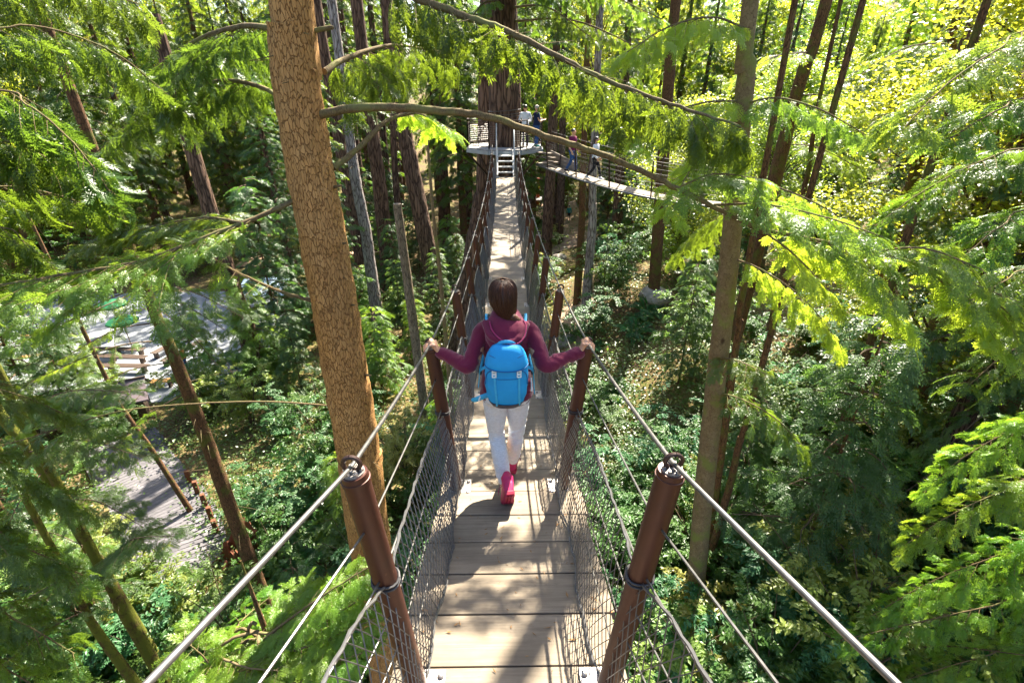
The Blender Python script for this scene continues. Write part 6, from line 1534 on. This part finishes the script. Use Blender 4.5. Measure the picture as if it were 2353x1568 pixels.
parasol(257, 700, 'green parasol at the back of the plaza'); parasol(281, 738, 'green parasol nearer the benches on the plaza', 2.2)
# shelter with a long pale roof, shingled hut roof
def awning():
    a, b = onz(540, 672, 3.3), onz(650, 668, 3.3); root = thing('shelter', (a.x, a.y, 1.0), 'open shelter with a long pale blue roof behind the plaza', 'shelter'); d = (b - a).normalized(); sd = Vector((-d.y, d.x, 0))
    mb = MB(); mb.beam(a + sd * .9, b + sd * .9, 2.0, .08, up=(sd.x * -.35, sd.y * -.35, 1)); mb.build('roof', M['awning'], root)
    for p in (a, a.lerp(b, .5), b):
        for k in (.15, 1.7): mb = MB(); q = p + sd * k; mb.box((q.x, q.y, 2.1), (.1, .1, 2.3)); mb.build('post', M['bench'], root)
awning()
def hut():
    c = onz(285, 915, 2.0); root = thing('hut', (c.x, c.y, 1.0), 'small hut with a purple-brown shingled roof at the near edge of the plaza', 'hut'); rot = Matrix.Rotation(R(28), 3, 'Z')
    mb = MB(); mb.box((0, 0, .62), (1.7, 1.5, 1.25), rot); mb.build('wall', M['bench'], root, local=True)
    P = [rot @ Vector(p) for p in ((-1.15, -1.05, 1.2), (1.15, -1.05, 1.2), (1.15, 1.05, 1.2), (-1.15, 1.05, 1.2), (-1.1, 0, 1.95), (1.1, 0, 1.95))]
    P2 = [p + Vector((0, 0, -.07)) for p in P]; f = [(0, 1, 5, 4), (2, 3, 4, 5)]; g_ = [(10, 11, 7, 6), (11, 10, 9, 8), (0, 6, 7, 1), (2, 8, 9, 3), (1, 7, 11, 5), (5, 11, 8, 2), (3, 9, 10, 4), (4, 10, 6, 0)]
    mb = MB(); mb.add([tuple(p) for p in P + P2], f + g_); mb.build('roof', M['shingle'], root, local=True)
    mb = MB(); a, b = rot @ Vector((-1.15, 0, 1.97)), rot @ Vector((1.15, 0, 1.97)); mb.tube([a, b], .06, 8); mb.build('ridge', M['bench'], root, True, local=True)
hut()
c = onz(622, 642, 2.2); root = thing('sign', (c.x, c.y, 1.0), 'small blank white sign on a post behind the dead branch', 'sign'); mb = MB(); mb.box((0, -.03, 1.3), (.75, .04, .42), bev=.01); mb.build('board', M['sign'], root, local=True); mb = MB(); mb.box((0, .03, .7), (.08, .08, 1.4)); mb.build('post', M['bench'], root, local=True)
# low timber deck and red post right of the bridge
c = G(1228, 478); root = thing('timber_deck', (c.x, c.y, c.z), 'small grey timber landing right of the bridge under the platform', 'deck'); boards('deck_boards', [((c.x - 2.6, c.y + k * .3, c.z + 1.0), (c.x + 1.0, c.y + k * .3, c.z + 1.0), (0, 1, 0), .28, .06) for k in range(8)], M['deck_grey'], root)
for dx in (-2.4, .8): mb = MB(); mb.box((c.x + dx, c.y + .2, c.z + .35), (.18, .18, 1.2)); mb.build('post', M['bench'], root)
c = G(1235, 470); mb = MB(); mb.tube([(c.x, c.y, c.z - .2), (c.x, c.y, c.z + 3.2)], .22, 12); mb.tube([(c.x, c.y, c.z + 3.2), (c.x, c.y, c.z + 3.3)], [.26, .2], 12); tag(mb.build('gate_post', simple('orange_red_paint', (.46, .09, .02), (.34, .06, .015), .6), None, True), 'orange-red post far off beside the landing', 'post')
def far_person(px, py, z, rz, label, shirt, trousers, hair='dark_hair', **kw):
    p = onz(px, py, z) if z is not None else G(px, py); person((p.x, p.y, p.z), rz, label, shirt, trousers, hair, 'black_cloth', 'skin2', vox=.022, **kw)
far_person(432, 850, 1.0, 2.0, 'person in an orange-red top walking on the plaza by the leaning trunk', 'orange_cloth', 'denim')
far_person(487, 830, 1.0, 1.0, 'person in a pale blue shirt on the plaza', 'pale_cloth', 'navy_cloth', longsleeve=True)
far_person(358, 722, 1.0, .3, 'person in a bright blue jacket at the back of the plaza', 'blue_cloth', 'navy_cloth', longsleeve=True)
far_person(568, 722, 1.0, -1.0, 'person in dark clothes at the back right of the plaza', 'black_cloth', 'navy_cloth')
far_person(1283, 505, None, .2, 'dark-clothed person standing on the forest path', 'black_cloth', 'navy_cloth', longsleeve=True, legs=stride(.5))
far_person(1306, 508, None, -.1, 'person in a dark teal top on the forest path', 'green_shoe', 'black_cloth', longsleeve=True)
